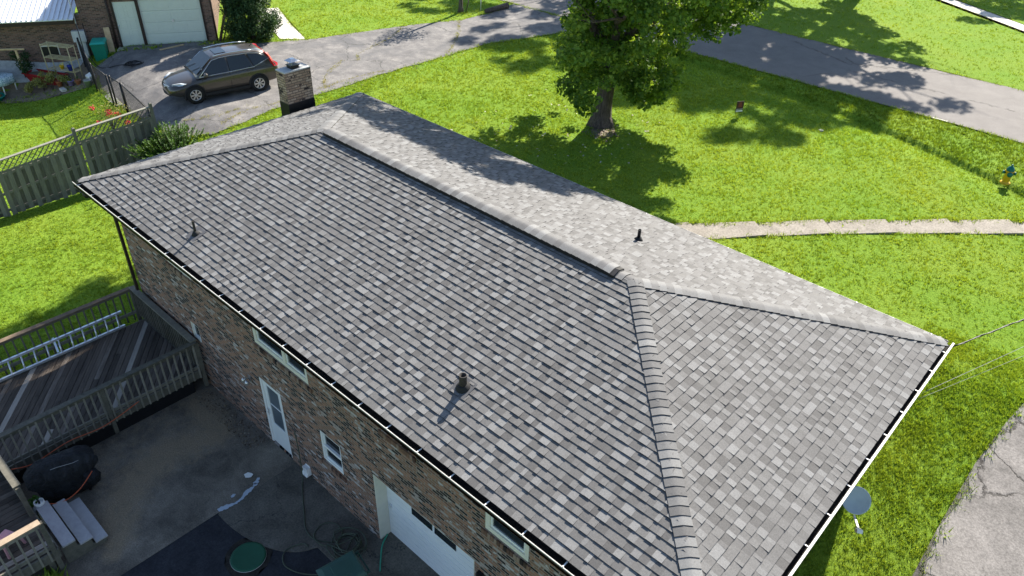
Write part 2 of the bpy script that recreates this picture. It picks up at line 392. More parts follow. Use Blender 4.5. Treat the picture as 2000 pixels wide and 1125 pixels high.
def patio_mesh():
    xs = np.arange(2.6, 7.601, .05); ys = np.arange(-8, .62, .05); ys = np.append(ys, .618)
    X_, Y_ = np.meshgrid(xs, ys); nx_, ny_ = len(xs), len(ys)
    V = np.stack([X_.ravel(), Y_.ravel(), np.full(X_.size, .03)], 1); i_, j_ = np.meshgrid(np.arange(nx_-1), np.arange(ny_-1)); a = (j_*nx_+i_).ravel()
    o = fast_mesh('patio', V, np.stack([a, a+1, a+nx_+1, a+nx_], 1), None, kind='structure')
    line = [(4.1, .1), (5.4, -.15), (5.15, -1.2), (5.35, -2.1), (5.9, -2.8), (6.7, -3.2), (7.0, -3.45)]; wd = [.5, .5, .6, .6, .5, .35, .2]
    rest = np.full(X_.shape, 9.0)
    for k in range(len(line)-1):
        a0 = np.array(line[k]); b0 = np.array(line[k+1]); d_ = b0-a0; t = np.clip(((X_-a0[0])*d_[0]+(Y_-a0[1])*d_[1])/(d_@d_), 0, 1)
        q = np.hypot(X_-a0[0]-t*d_[0], Y_-a0[1]-t*d_[1])/(wd[k]+(wd[k+1]-wd[k])*t); rest = np.minimum(rest, q)
    inner = (X_ < 5.0) & (Y_ < -.3) & (Y_ > -3.6)
    sandv = np.clip(1.25-rest*.75, 0, 1); sandv = np.maximum(sandv, np.where(inner, .45, 0))
    me = o.data; at = me.attributes.new('sand', 'FLOAT', 'POINT'); at.data.foreach_set('value', sandv.ravel().astype(np.float32))
    m, n, b, oo = newmat('patio_concrete'); v = objc(n)
    a = noise(n, 1.2, 8, .72, .3, v); f = noise(n, 34, 3, .8, 0, v); g2 = noise(n, 5, 6, .8, .6, v)
    base = ramp(n, a.outputs[0], [(.3, (.075, .066, .055)), (.5, (.15, .13, .105)), (.72, (.26, .225, .18))])
    att = N(n, 'ShaderNodeAttribute', attribute_name='sand')
    k = mathn(n, 'ADD', att.outputs['Fac'], mathn(n, 'MULTIPLY', mathn(n, 'SUBTRACT', g2.outputs[0], .5), 2.0))
    kk = ramp(n, k, [(.3, (0, 0, 0)), (1.0, (1, 1, 1))])
    x = mixc(n, mathn(n, 'MULTIPLY', kk.outputs[0], .85), base.outputs[0], (.26, .20, .13))
    fr = ramp(n, f.outputs[0], [(.35, (.6, .6, .6)), (.65, (1.35, 1.35, 1.35))]); x = mixc(n, .8, x, fr.outputs[0], 'MULTIPLY')
    w_ = noise(n, 9, 5, .8, 1.5, v); x = mixc(n, ramp(n, w_.outputs[0], [(.70, (0, 0, 0)), (.74, (1, 1, 1))]).outputs[0], x, (.22, .21, .2))
    n.links.new(x, b.inputs['Base Color']); b.inputs['Roughness'].default_value = .9; bump(n, b, f.outputs[0], .4, .01)
    me.materials.clear(); me.materials.append(m)
patio_mesh()
# front walk of tilted slabs
mb = MB()
up_e = [(9.2, 13.3), (9.76, 13.9), (11.24, 15.44), (12.72, 17.17), (14.17, 18.6), (15.58, 20.12), (17.05, 21.51), (18.6, 23.1), (20.2, 24.7)]
lo_e = [(10.1, 12.9), (10.72, 13.51), (11.9, 14.95), (13.34, 16.59), (14.73, 18.03), (16.2, 19.51), (17.64, 20.89), (19.2, 22.4), (20.8, 24)]
for i in range(len(up_e)-1):
    za = 2.06+(.012 if i % 2 else 0); zb = 2.008
    g_ = .022
    a0 = up_e[i]; a1 = up_e[i+1]; b0 = lo_e[i]; b1 = lo_e[i+1]
    vs = [(a0[0]+g_, a0[1]+g_, zb), (a1[0]-g_, a1[1]-g_, za), (b1[0]-g_, b1[1]-g_, za), (b0[0]+g_, b0[1]+g_, zb)]
    vs += [(p[0], p[1], 1.9) for p in vs]
    mb.add(vs, [(3, 2, 1, 0), (4, 5, 6, 7), (0, 1, 5, 4), (1, 2, 6, 5), (2, 3, 7, 6), (3, 0, 4, 7)], 0, False)
o = mb.build('front_walk', M_WALK); o['kind'] = 'structure'
P_WALK = up_e+lo_e[::-1]
P_FWALK = [(4.3, 50.6), (5.9, 49.98), (11.64, 46.25), (22, 39.3), (22, 40.7), (11.31, 47.66), (6.54, 50.71), (5.0, 51.9)]
drape('far_walk', P_FWALK, .03, M_PALE, flat=2)
P_SPATH = [(-14.6, 15.1), (-13.7, 16.0), (-16.37, 16.9), (-19.5, 18.2), (-20, 17.2), (-17, 16.0)]
drape('side_path', P_SPATH, .03, M_PALE, flat=2)
P_BED = [(-19.9, 3.2), (-19.5, 4.1), (-18.8, 5.1), (-17.6, 6.15), (-16.6, 6.6), (-17.3, 7.2), (-19.2, 7.3), (-21.9, 4.2), (-21.5, 2.2), (-20.3, 2.2)]
drape('garden_bed', rough_poly(P_BED, .06, .3, 9), .02, M_SAND)
drape('concrete_edging', rough_poly([(-14.9, 6.35), (-13.3, 6.15), (-13.0, 6.3), (-14.9, 6.62)], .03, .2, 2), .034, M_PALE)

# ------------------------------------------------------------------ grass
def in_poly(px, py, poly):
    ins = np.zeros(px.shape, bool); n = len(poly); j = n-1
    for i in range(n):
        xi, yi = poly[i]; xj, yj = poly[j]
        c = ((yi > py) != (yj > py)) & (px < (xj-xi)*(py-yi)/((yj-yi) if yj != yi else 1e-9)+xi); ins ^= c; j = i
    return ins
HOUSE = [(.6, .6), (17.57, .6), (17.57, 8.4), (.6, 8.4)]
DECKP = [(.65, .5), (3.8, .5), (3.8, -4.2), (6.7, -4.2), (6.7, -9), (.65, -9)]
NBP = [(-18.57-.515*10, 9.03-.857*10), (-18.57+.515*4.4, 9.03+.857*4.4), (-18.57+.515*4.4-.857*8, 9.03+.857*4.4+.515*8), (-18.57-.515*10-.857*8, 9.03-.857*10+.515*8)]
EXCL = [P_ROAD, P_DRIVE, P_SIDE, P_PATIO, P_PAD, P_WALK, P_FWALK, P_SPATH, P_BED, HOUSE, DECKP, NBP]
def project(P):
    q = (P-np.array(CAMPOS))@CM.T
    return 1000+FPX*q[:, 0]/q[:, 2], 562.5-FPX*q[:, 1]/q[:, 2], q[:, 2]
def grass_mat(name, base, trans=.5, br=1):
    m, n, b, o = newmat(name); v = N(n, 'ShaderNodeNewGeometry').outputs['Position']
    at = N(n, 'ShaderNodeAttribute', attribute_name='tone')
    r = ramp(n, at.outputs['Fac'], [(0, base[0]), (.5, base[1]), (1, base[2])])
    a = noise(n, .35, 5, .65, .3, v); r2_ = ramp(n, a.outputs[0], [(.35, (.88, .97, .85)), (.65, (1.08, 1.03, .95))])
    x = mixc(n, 1.0, r.outputs[0], r2_.outputs[0], 'MULTIPLY')
    n.links.new(x, b.inputs['Base Color']); b.inputs['Roughness'].default_value = .55; b.inputs['Specular IOR Level'].default_value = .25
    t = N(n, 'ShaderNodeBsdfTranslucent'); sc = N(n, 'ShaderNodeVectorMath', operation='MULTIPLY'); sc.inputs[1].default_value = (1.5, 1.25, .5)
    n.links.new(x, sc.inputs[0]); n.links.new(sc.outputs[0], t.inputs[0])
    mx = N(n, 'ShaderNodeMixShader'); mx.inputs[0].default_value = trans
    n.links.new(b.outputs[0], mx.inputs[1]); n.links.new(t.outputs[0], mx.inputs[2]); n.links.new(mx.outputs[0], o.inputs[0])
    return m
M_GRASS = grass_mat('grass_blade', [(.09, .155, .015), (.225, .35, .038), (.37, .49, .09)], .42)
def blades(cx, cy_, cz, size, nb, seed, spread=.045, dense_tone=None, lean=.55):
    rg = np.random.default_rng(seed); k = len(cx)
    cx = np.repeat(cx, nb); cy_ = np.repeat(cy_, nb); cz = np.repeat(cz, nb); size = np.repeat(size, nb)
    m_ = len(cx); az = rg.uniform(0, 2*np.pi, m_); rr = rg.uniform(0, 1, m_)**.5*spread*(size/.06)
    bx = cx+np.cos(az)*rr; by = cy_+np.sin(az)*rr
    az2 = rg.uniform(0, 2*np.pi, m_); h = size*rg.uniform(.6, 1.3, m_); ln = h*rg.uniform(.15, 1.1, m_)*lean*1.6
    wd = size*rg.uniform(.10, .2, m_)
    px, py = -np.sin(az2)*wd, np.cos(az2)*wd
    v0 = np.stack([bx-px, by-py, cz-.01], 1); v1 = np.stack([bx+px, by+py, cz-.01], 1)
    v2 = np.stack([bx+np.cos(az2)*ln, by+np.sin(az2)*ln, cz+h], 1)
    V = np.stack([v0, v1, v2], 1).reshape(-1, 3); F = np.arange(3*m_).reshape(-1, 3)
    tone = np.clip(rg.normal(.5, .22, m_), 0, 1)
    return V, F, tone
def scatter_grass():
    Vs = []; Fs = []; Ts = []; off = 0
    # candidate rings by distance from the street-side viewpoint of the house: nearer lawn is denser
    for (x0, x1, y0, y1, dens, seed) in [(-32, -6, -9, 16, 95, 1), (-6, 2.5, -9, 12, 150, 2), (-8, 8, 8, 29, 95, 3), (8, 24, 8, 29, 110, 4), (17, 21, -4, 14, 420, 5), (-30, 30, 35.4, 70, 14, 6), (-30, -8, 16, 30, 40, 7)]:
        rg = np.random.default_rng(seed); k = int((x1-x0)*(y1-y0)*dens)
        x = rg.uniform(x0, x1, k); y = rg.uniform(y0, y1, k)
        # irregular density gives clumps
        keep = np.ones(k, bool)
        for pl in EXCL: keep &= ~in_poly(x, y, pl)
        z = H(x, y); u, v_, d = project(np.stack([x, y, z], 1))
        keep &= (d > 1) & (u > -250) & (u < 2250) & (v_ > -200) & (v_ < 1400)
        cl = np.sin(x*2.1+np.sin(y*1.7)*2)*np.sin(y*2.3+np.cos(x*1.3)*2)
        keep &= rg.uniform(0, 1, k) < .8+.2*cl
        x, y, z, d, cl = x[keep], y[keep], z[keep], d[keep], cl[keep]
        size = .036+.0011*d+.008*(cl+rg.normal(0, .5, len(x))); size = np.clip(size, .03, .12)
        strip = (y > 27.9-.0130*np.clip(x, 0, 30)**2) & (y < 28.8) & (x > -3); size = np.where(strip, size*1.25, size)
        V, F, T = blades(x, y, z, size, 7, seed+50); 
        T = T-np.repeat(.15*(1-ss(8, 15, y))*ss(14, 18, x), 7)
        uu = x*.83+y*.56; mow = .05*np.sin(uu/.55*math.pi+.6*np.sin(x*.9))+.05*np.sin(x*.31+1.3*np.sin(y*.23))
        T = np.clip(T-.28*np.repeat(strip, 7)+np.repeat(mow, 7), 0, 1)
        Vs.append(V); Fs.append(F+off); Ts.append(T); off += len(V)
    return fast_mesh('grass', np.concatenate(Vs), np.concatenate(Fs), M_GRASS, np.concatenate(Ts), kind='stuff')
g_ = scatter_grass(); tag(g_, 'short bright green lawn grass around the house', 'grass')
# ragged grass along pavement edges and weeds in the cracks
def edge_weeds(name, lines, per_m, size, spread, label, seed, zoff=0.0, mat=None):
    rg = np.random.default_rng(seed); xs = []; ys = []
    for ln in lines:
        for a, b in zip(ln[:-1], ln[1:]):
            L = math.hypot(b[0]-a[0], b[1]-a[1]); k = max(1, int(L*per_m)); t = rg.uniform(0, 1, k)
            den = np.sin(t*L*2.1+seed)*.5+.5; ok = rg.uniform(0, 1, k) < .35+.65*den; t = t[ok]; k = len(t)
            xs.append(a[0]+(b[0]-a[0])*t+rg.normal(0, spread, k)); ys.append(a[1]+(b[1]-a[1])*t+rg.normal(0, spread, k))
    x = np.concatenate(xs); y = np.concatenate(ys)
    V, F, T = blades(x, y, H(x, y)+zoff, np.clip(rg.normal(size, size*.25, len(x)), .02, 1), 7, seed+9, lean=.8)
    o = fast_mesh(name, V, F, mat or M_GRASS, T, kind='stuff'); tag(o, label, 'weeds'); return o
def closed(p): return p+[p[0]]
edge_weeds('edge_grass', [closed(P_DRIVE), closed(P_SIDE)[:9], up_e, up_e, lo_e, [(-12, 28.8), (20, 28.8)], [(-12, 35.4), (25, 35.4)], P_SPATH], 26, .08, .06, 'longer grass creeping over the pavement edges', 21)
edge_weeds('walk_edge_grass', [up_e], 60, .05, .13, 'taller grass overhanging the far edge of the front walk', 29, .03)
edge_weeds('crack_weeds', [[(-12.2, 21.2), (-11, 19.0), (-10.2, 16.5), (-9.4, 15.9)], [(-11, 24), (-9.6, 22.6), (-8.2, 21), (-7.3, 19.6)], [(-8.0, 9.3), (-7.9, 8.2), (-8.3, 7.4), (-8.9, 6.9)], [(-10, 15.5), (-8.8, 13.6), (-7.7, 12.8)], [(-7.4, 11), (-7.6, 9), (-7.2, 7.6)], [(-7.6, 12.4), (-7.7, 14.2), (-7.5, 16)]], 48, .055, .05, 'yellow green weeds growing in the driveway cracks', 31,
           mat=grass_mat('weed_blade', [(.12, .13, .02), (.26, .27, .05), (.36, .33, .1)], .4))

# ================================================================== BRICK HOUSE
house = empty('brick_house', (0, 0, 0), 0, 'brick house with grey shingle hip roof filling the middle of the photo', 'house')
# ---- walls with openings
def wall_mesh(mb, u0, u1, z0, z1, ops, t, along='X', base=0, out=-1, mi=0):
    """wall of thickness t; outer face at `base`; out=-1: outside is towards -axis"""
    us = sorted(set([u0, u1]+[c for o_ in ops for c in o_[:2]])); zs = sorted(set([z0, z1]+[c for o_ in ops for c in o_[2:4]]))
    for i in range(len(us)-1):
        run = None
        for j in range(len(zs)-1):
            um = (us[i]+us[i+1])/2; zm = (zs[j]+zs[j+1])/2
            hole = any(o_[0] < um < o_[1] and o_[2] < zm < o_[3] for o_ in ops)
            if hole: continue
            v0, v1 = (base, base+t) if out < 0 else (base-t, base)
            if along == 'X': mb.box(us[i], us[i+1], v0, v1, zs[j], zs[j+1], mi)
            else: mb.box(v0, v1, us[i], us[i+1], zs[j], zs[j+1], mi)
OW = .62; WX1 = LX-.62; WY1 = WY-.62; ZT = 4.66
OPS = dict(door=(6.56, 7.46, 0.02, 2.12), win_up=(6.76, 8.78, 3.22, 4.45), win_s=(8.88, 9.62, 1.16, 2.06), gar=(10.68, 13.54, 0.02, 2.1),
           win_b=(13.78, 14.76, 3.22, 4.45), win_c=(11.12, 11.98, 3.64, 4.45), win_d=(3.05, 4.18, 3.6, 4.45), vent=(3.44, 3.86, 1.5, 2.02))
mb = MB(); wall_mesh(mb, OW, WX1, -.3, ZT, list(OPS.values()), .3, 'X', OW, -1)
wall_mesh(mb, OW+.002, WX1-.002, -.3, ZT, [], .3, 'X', WY1, 1)
wall_mesh(mb, OW+.3, WY1-.3, -.3, ZT, [], .3, 'Y', OW, -1); wall_mesh(mb, OW+.3, WY1-.3, -.3, ZT, [], .3, 'Y', WX1, 1)
mb.build('wall', M_BRICK, house, weld=False)
# window builder (near wall faces -Y)
def window(ops, mull=0, mid=False, frame=M_CREAM, pane=M_GLASS, fw=.075, sillrow=True, deep=.10):
    x0, x1, z0, z1 = ops; y = OW+deep
    f = MB(); f.box(x0, x1, y, y+.1, z0, z0+fw); f.box(x0, x1, y, y+.1, z1-fw, z1)
    f.box(x0, x0+fw, y, y+.1, z0+fw, z1-fw); f.box(x1-fw, x1, y, y+.1, z0+fw, z1-fw)
    if mull: f.box(mull-.05, mull+.05, y-.003, y+.1, z0+fw, z1-fw)
    if mid: f.box(x0+fw, x1-fw, y-.003, y+.08, (z0+z1)/2-.03, (z0+z1)/2+.03)
    wn = f.build('window', frame, house, bevel=.004)
    segs = [(x0+fw, x1-fw)] if not mull else [(x0+fw, mull-.05), (mull+.05, x1-fw)]
    for a, b in segs:
        s_ = MB(); t = .045
        s_.box(a, b, y+.03, y+.07, z0+fw, z0+fw+t); s_.box(a, a+t, y+.03, y+.07, z0+fw+t, z1-fw); s_.box(b-t, b, y+.03, y+.07, z0+fw+t, z1-fw)
        s_.build('sash', M_VINYL, wn)
        p_ = MB(); p_.box(a+t, b-t, y+.05, y+.055, z0+fw+t, z1-fw); p_.build('pane', pane, wn)
    if sillrow:
        sb = MB(); x = x0-.05; k = 0; rr = random.Random(int(x0*10))
        while x < x1+.05:
            sb.box(x+.004, x+.066, OW-.035, OW+.09, z0-.12-.0+rr.uniform(-.003, .003), z0-.012, 0, rr.random()); x += .073
        sb.build('sill', M_SILL, wn, tone=True)
    return wn
m_, n_, b_, o_ = newmat('rowlock_brick'); at = N(n_, 'ShaderNodeAttribute', attribute_name='tone')
r_ = ramp(n_, at.outputs['Fac'], [(0, (.02, .018, .018)), (.2, (.16, .09, .065)), (.5, (.22, .13, .09)), (.8, (.3, .22, .17))]); n_.links.new(mixc(n_, .5, r_.outputs[0], ramp(n_, noise(n_, 40, 4, .7, vec=objc(n_)).outputs[0], [(.3, (.4, .4, .4)), (.7, (1, 1, 1))]).outputs[0], 'MULTIPLY'), b_.inputs['Base Color']); b_.inputs['Roughness'].default_value = .9
M_SILL = m_
window(OPS['win_up'], mull=7.92, fw=.10, deep=.015); window(OPS['win_b'], fw=.10, deep=.015); window(OPS['win_c'], fw=.10, deep=.01); window(OPS['win_d'], fw=.10, deep=.01)
window(OPS['win_s'], mid=True, frame=M_WHITE, fw=.06, deep=.02); window(OPS['vent'], frame=M_CREAM, fw=.04, sillrow=False, deep=.01)
# storm door
x0, x1, z0, z1 = OPS['door']; y = OW+.02
f = MB(); f.box(x0, x0+.07, y, y+.12, z0, z1); f.box(x1-.07, x1, y, y+.12, z0, z1); f.box(x0+.07, x1-.07, y, y+.12, z1-.06, z1)
dr = f.build('door', M_WHITE, house, bevel=.004)
f = MB(); y2 = y+.03; a, b = x0+.075, x1-.075; gx0, gx1, gz0, gz1 = a+.14, b-.14, .72, 1.93
f.box(a, b, y2, y2+.04, .04, gz0); f.box(a, b, y2, y2+.04, gz1, z1-.065); f.box(a, gx0, y2, y2+.04, gz0, gz1); f.box(gx1, b, y2, y2+.04, gz0, gz1); f.box(gx0, gx1, y2+.01, y2+.035, 1.34, 1.365)
f.build('door_leaf', M_VINYL, dr, bevel=.004)
MB().box(gx0, gx1, y2+.02, y2+.024, gz0, gz1).build('pane', M_SCREEN, dr)
f = MB(); f.tube([(a+.05, y2-.03, 1.02), (a+.05, y2-.05, 1.08), (a+.05, y2-.05, 1.14)], .012); f.box(a+.03, a+.07, y2-.03, y2, .98, 1.16); f.build('handle', M_ALU, dr)
# garage door, recessed
x0, x1, z0, z1 = OPS['gar']; gy_ = .9
f = MB(); f.box(x0-.0, x0+.03, OW+.012, gy_+.01, .03, z1-.004); f.box(x1-.03, x1, OW+.012, gy_+.01, .03, z1-.004); f.box(x0+.03, x1-.03, OW+.012, gy_+.01, z1-.035, z1-.004)
gd = f.build('garage_door', M_CREAM, house)
f = MB(); hh = (2.06-.03)/12
for k in range(12):
    zz = .035+k*hh; f.box(x0+.032, x1-.032, gy_, gy_+.04, zz, zz+hh-.012); f.box(x0+.034, x1-.034, gy_+.006, gy_+.03, zz+hh-.012, zz+hh)
f.build('panel', M_GARAGE, gd)
for a, b in ((11.5, 12.1), (12.17, 12.77)):
    MB().box(a, b, gy_-.012, gy_-.004, 1.34, 1.62).build('pane', M_GLASS, gd)
f = MB(); f.box(x0+.1, x0+.16, gy_-.03, gy_, .98, 1.04); f.build('handle', M_ALU, gd)

# ---- roof: deck solid, shingle courses, caps
ROOF_IN = .135
def plane_z(x, y):  # roof plane height
    return E0+SL*min(x, y, LX-x, WY-y)
rb = MB()
i_ = ROOF_IN; e_ = E0+SL*i_-.012
apexL = (WY/2, WY/2, E0+SL*WY/2-.012); apexR = (LX-WY/2, WY/2, E0+SL*WY/2-.012)
cs4 = [(i_, i_, e_), (LX-i_, i_, e_), (LX-i_, WY-i_, e_), (i_, WY-i_, e_)]
bt = [(p[0], p[1], ZT+.02) for p in cs4]
rb.add(cs4+[apexL, apexR]+bt, [(0, 1, 5, 4), (1, 2, 5), (2, 3, 4, 5), (3, 0, 4), (9, 8, 7, 6), (0, 6, 7, 1), (1, 7, 8, 2), (2, 8, 9, 3), (3, 9, 6, 0)], 1)
EXPO = .1465; CSL = 1/math.sqrt(1+SL*SL); dy = EXPO*CSL
def slope(mb, O, U, V, Ln, seed):
    """O eave corner, U unit along eave, V unit horizontally up-slope"""
    rr = random.Random(seed); O = Vector(O); U = Vector(U); V = Vector(V); nrm = (Vector((0, 0, 1))-V*SL).normalized()
    def P(u, v, h): return O+U*u+V*v+Vector((0, 0, SL*v))+nrm*h
    v = ROOF_IN-.03; k = 0
    while v < WY/2-.01:
        v1 = min(v+dy, WY/2-.002); ra, rb_ = v, v1
        u = v-rr.uniform(0, .3); raised = rr.random() < .5; last = .5
        end = Ln-v
        while u < end:
            w_ = rr.choice([.11, .13, .15, .17, .07]) * rr.uniform(.9, 1.1) if raised else rr.choice([.10, .12, .14, .16, .18])*rr.uniform(.9, 1.1)
            ua, ub = max(u, v), min(u+w_, end)
            # upper edge clipped to the hips
            uc, ud = max(ua, min(v1, end)), min(ub, Ln-v1)
            uc = max(ua, v1); ud = min(ub, Ln-v1)
            if ub-ua > .004:
                if ud < uc: uc = ud = (min(max(ua, v1), ub) if ua < Ln/2 else max(min(ub, Ln-v1), ua))
                if raised: tone = rr.choice([.35, .45, .55, .62, .7, .85, .75, .55, .8, .92]) ; th = .024+rr.uniform(-.005, .003)
                else: tone = rr.choice([.0, .1, .2, .3, .38, .45, .5]); th = .015+rr.uniform(-.001, .002)
                tone = min(1, max(0, tone+rr.uniform(-.06, .06))); lo = ra-rr.uniform(0, .003)
                vs = [P(ua, lo, th), P(ub, lo, th), P(ud, rb_+.004, .0035), P(uc, rb_+.004, .0035), P(ua, lo, -.004), P(ub, lo, -.004)]
                fs = [(0, 1, 2, 3), (4, 5, 1, 0)]
                if raised: fs += [(4, 0, 3), (1, 5, 2)]
                b0 = len(mb.v); mb.v.extend([tuple(q) for q in vs])
                for j, fc in enumerate(fs):
                    mb.f.append([b0+q for q in fc]); mb.mi.append(0); mb.sm.append(False); mb.tone.append(tone if j == 0 else -1.0)  # butt and side faces near black: course shadow lines painted into the tone
            u += w_; raised = not raised if rr.random() < .85 else raised
        v += dy; k += 1
slope(rb, (0, 0, E0), (1, 0, 0), (0, 1, 0), LX, 1)
slope(rb, (LX, 0, E0), (0, 1, 0), (-1, 0, 0), WY, 2)
slope(rb, (LX, WY, E0), (-1, 0, 0), (0, -1, 0), LX, 3)
slope(rb, (0, WY, E0), (0, -1, 0), (1, 0, 0), WY, 4)
roof = rb.build('roof', [M_SH, M_BLACK], house, tone=True)
M_CAP = shingle_mat('cap_shingle', (.09, .088, .087), (.14, .138, .136), (.20, .20, .197), .45)
def caps(name, A, B, drop, half, seed, lift=0.0, parent=None, expo=.1465, crown=.003):
    """overlapping arched cap pieces from A (low/first) to B; drop = fall per metre sideways"""
    rr = random.Random(seed); A = Vector(A); B = Vector(B); D = B-A; Ln = D.length; D.normalize()
    S = Vector((-D.y, D.x, 0)).normalized(); mbc = MB(); k = int(Ln/expo); NS = 10
    for i in range(k+1):
        t0 = i*expo; t1 = min(Ln+.03, t0+expo+.012); tone = min(1, max(0, rr.choice([.2, .35, .5, .55, .65, .8, .95])+rr.uniform(-.08, .08))); th0 = .017+rr.uniform(-.002, .003); th1 = .004
        hf = half*.94*rr.uniform(.985, 1.015); yo = rr.uniform(-.004, .004)
        def ring(t, th, dt=0):
            out = []
            for j in range(NS+1):
                s_ = -1+2*j/NS; d = s_*hf
                # soft arch over the crest
                z = -drop*.93*math.sqrt(d*d+.0012)+drop*.03+crown*(1-abs(s_)**2)*.5
                out.append(A+D*t+S*(d+yo)+Vector((0, 0, z+lift+th)))
            return out
        r0 = ring(t0, th0); r1 = ring(t1, th1); rl = ring(t0+.002, -.006)
        b0 = len(mbc.v); mbc.v.extend([tuple(q) for q in r0+r1+rl+r0])
        for j in range(NS):
            mbc.f.append([b0+j, b0+j+1, b0+NS+1+j+1, b0+NS+1+j]); mbc.mi.append(0); mbc.sm.append(True); mbc.tone.append(tone)
            mbc.f.append([b0+2*(NS+1)+j, b0+2*(NS+1)+j+1, b0+3*(NS+1)+j+1, b0+3*(NS+1)+j]); mbc.mi.append(0); mbc.sm.append(False); mbc.tone.append(-.2)  # cap butts near black, their shade put into the tone
        for j in (0, NS):   # side skirts
            q0 = r0[j]-Vector((0, 0, .03)); q1 = r1[j]-Vector((0, 0, .025)); b1 = len(mbc.v); mbc.v.extend([tuple(r0[j]), tuple(r1[j]), tuple(q1), tuple(q0)])
            mbc.f.append([b1, b1+1, b1+2, b1+3]); mbc.mi.append(1); mbc.sm.append(False); mbc.tone.append(0)
    return mbc.build(name, [M_CAP, M_BLACK], parent, tone=True)
hd = SL/math.sqrt(2)
def hp(x, y): return (x, y, plane_z(x, y)+.012)
for i, (a, b) in enumerate([((.16, .16), (WY/2, WY/2)), ((.16, WY-.16), (WY/2, WY/2)), ((LX-.16, .16), (LX-WY/2, WY/2)), ((LX-.16, WY-.16), (LX-WY/2, WY/2))]):
    caps('hip_cap', hp(*a), hp(*b), hd, .155, 20+i, parent=roof)
caps('ridge_cap', hp(WY/2-.12, WY/2), hp(WY/2+.35, WY/2), SL, .15, 31, parent=roof, lift=.01)
caps('ridge_cap', hp(LX-WY/2+.1, WY/2), hp(LX-WY/2-.55, WY/2), SL, .15, 32, parent=roof, lift=.012)
vx0, vx1 = 4.72, 13.32
vb = MB(); zc = E0+SL*WY/2
for sgn in (-1, 1):
    hw = .165
    a = [(vx0, WY/2, zc+.01), (vx1, WY/2, zc+.01), (vx1, WY/2+sgn*hw, zc-SL*hw+.012), (vx0, WY/2+sgn*hw, zc-SL*hw+.012)]
    b = [(p[0], p[1], p[2]+.056) for p in a]
    vb.add(a+b, [(0, 1, 2, 3), (7, 6, 5, 4), (0, 4, 5, 1), (1, 5, 6, 2), (2, 6, 7, 3), (3, 7, 4, 0)])
vb.build('ridge_vent', M_BLACK, roof)
caps('ridge_cap', (vx0+.0, WY/2, zc+.066), (vx1-.12, WY/2, zc+.066), SL, .175, 33, parent=roof, lift=0)
# vent pipes through the roof
def pipe(x, y, r, h, name='vent_pipe', mat=M_LEAD, hollow=True):
    z = plane_z(x, y); nrm = Vector((0, -SL, 1)).normalized() if y < WY/2 else Vector((0, SL, 1)).normalized()
    q = nrm.to_track_quat('Z', 'Y').to_matrix().to_4x4()
    pb = MB()
    prof = [(r, -.1), (r, h), (r*1.06, h+.005), (r*1.06, h+.015), (r*.85, h+.017), (r*.8, h-.12)]
    pb.lathe(prof, (x, y, z), 20)
    p_ = pb.build(name, mat, roof)
    fb = MB(); M = Matrix.Translation((x, y, z+.018)) @ q
    fb.obox(M, .34, .36, .006, 1)
    fb.lathe([(r+.06, 0), (r+.055, .02), (r+.02, .05), (r+.012, .075), (r+.004, .075)], (x, y, z+.02), 20, M=q.to_3x3())
    fb.build('flashing', [M_RUBBER, M_SHF], p_)
    return p_
M_SHF = simple('flashing_metal', (.09, .09, .095), .6, .2)
pipe(12.66, 1.24, .066, .27); pipe(4.86, .72, .028, .33); pipe(12.31, 6.71, .035, .25, mat=M_BLACK)
# soffit and fascia
sb = MB(); z = ZT-.002
sb.box(.1, LX-.1, .1, OW-.004, z, z+.02); sb.box(.1, LX-.1, WY1+.004, WY-.1, z, z+.02); sb.box(.1, OW-.004, OW, WY1, z, z+.02); sb.box(WX1+.004, LX-.1, OW, WY1, z, z+.02)
sb.build('soffit', M_SOFFIT, house)
# gutters
M_GUTTER = simple('dull_white_gutter', (.50, .49, .46), .5, .22, 9)
def gutter(a, b, inward, name='gutter', white=.035, skip=None):
    a = Vector(a); b = Vector(b); D = (b-a).normalized(); I = Vector(inward); g = MB(); Ln = (b-a).length
    def strip(o0, z0, o1, z1, mi):   # quad strip with offsets inwards
        p = [a+I*o0+Vector((0, 0, z0)), b+I*o0+Vector((0, 0, z0)), b+I*o1+Vector((0, 0, z1)), a+I*o1+Vector((0, 0, z1))]; g.add(p, [(0, 1, 2, 3)], mi)
    def bar(o0, o1, z0, z1, mi):
        p = [a+I*o0, b+I*o0, b+I*o1, a+I*o1]; vs = [(*q[:2], z0) for q in p]+[(*q[:2], z1) for q in p]
        g.add(vs, [(0, 3, 2, 1), (4, 5, 6, 7), (0, 1, 5, 4), (1, 2, 6, 5), (2, 3, 7, 6), (3, 0, 4, 7)], mi)
    bar(0, white, E0-.022, E0, 0)            # lip
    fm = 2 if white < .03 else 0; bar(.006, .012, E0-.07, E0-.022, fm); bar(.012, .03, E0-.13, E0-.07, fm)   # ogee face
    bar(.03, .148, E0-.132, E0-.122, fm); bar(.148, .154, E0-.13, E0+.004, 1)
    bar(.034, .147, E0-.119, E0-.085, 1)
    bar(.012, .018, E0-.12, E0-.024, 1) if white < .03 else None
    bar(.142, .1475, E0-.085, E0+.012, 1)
    o = g.build(name, [M_GUTTER, M_DIRT_SHADE, M_BROWN], house)
    t = .3
    while t < Ln-.2:
        if skip is None or not (skip[0] < t < skip[1]):
            q = a+D*t; hb = MB(); hb.beam(q+I*.005+Vector((0, 0, E0-q.z+.004)), q+I*.155+Vector((0, 0, E0-q.z+.006)), .018, .005); hb.build('gutter_hanger', M_WHITE, o)
        t += .74
    return o
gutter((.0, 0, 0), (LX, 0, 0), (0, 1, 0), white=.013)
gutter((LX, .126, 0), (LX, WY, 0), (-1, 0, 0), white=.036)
gutter((LX-.126, WY, 0), (0, WY, 0), (0, -1, 0), white=.006)
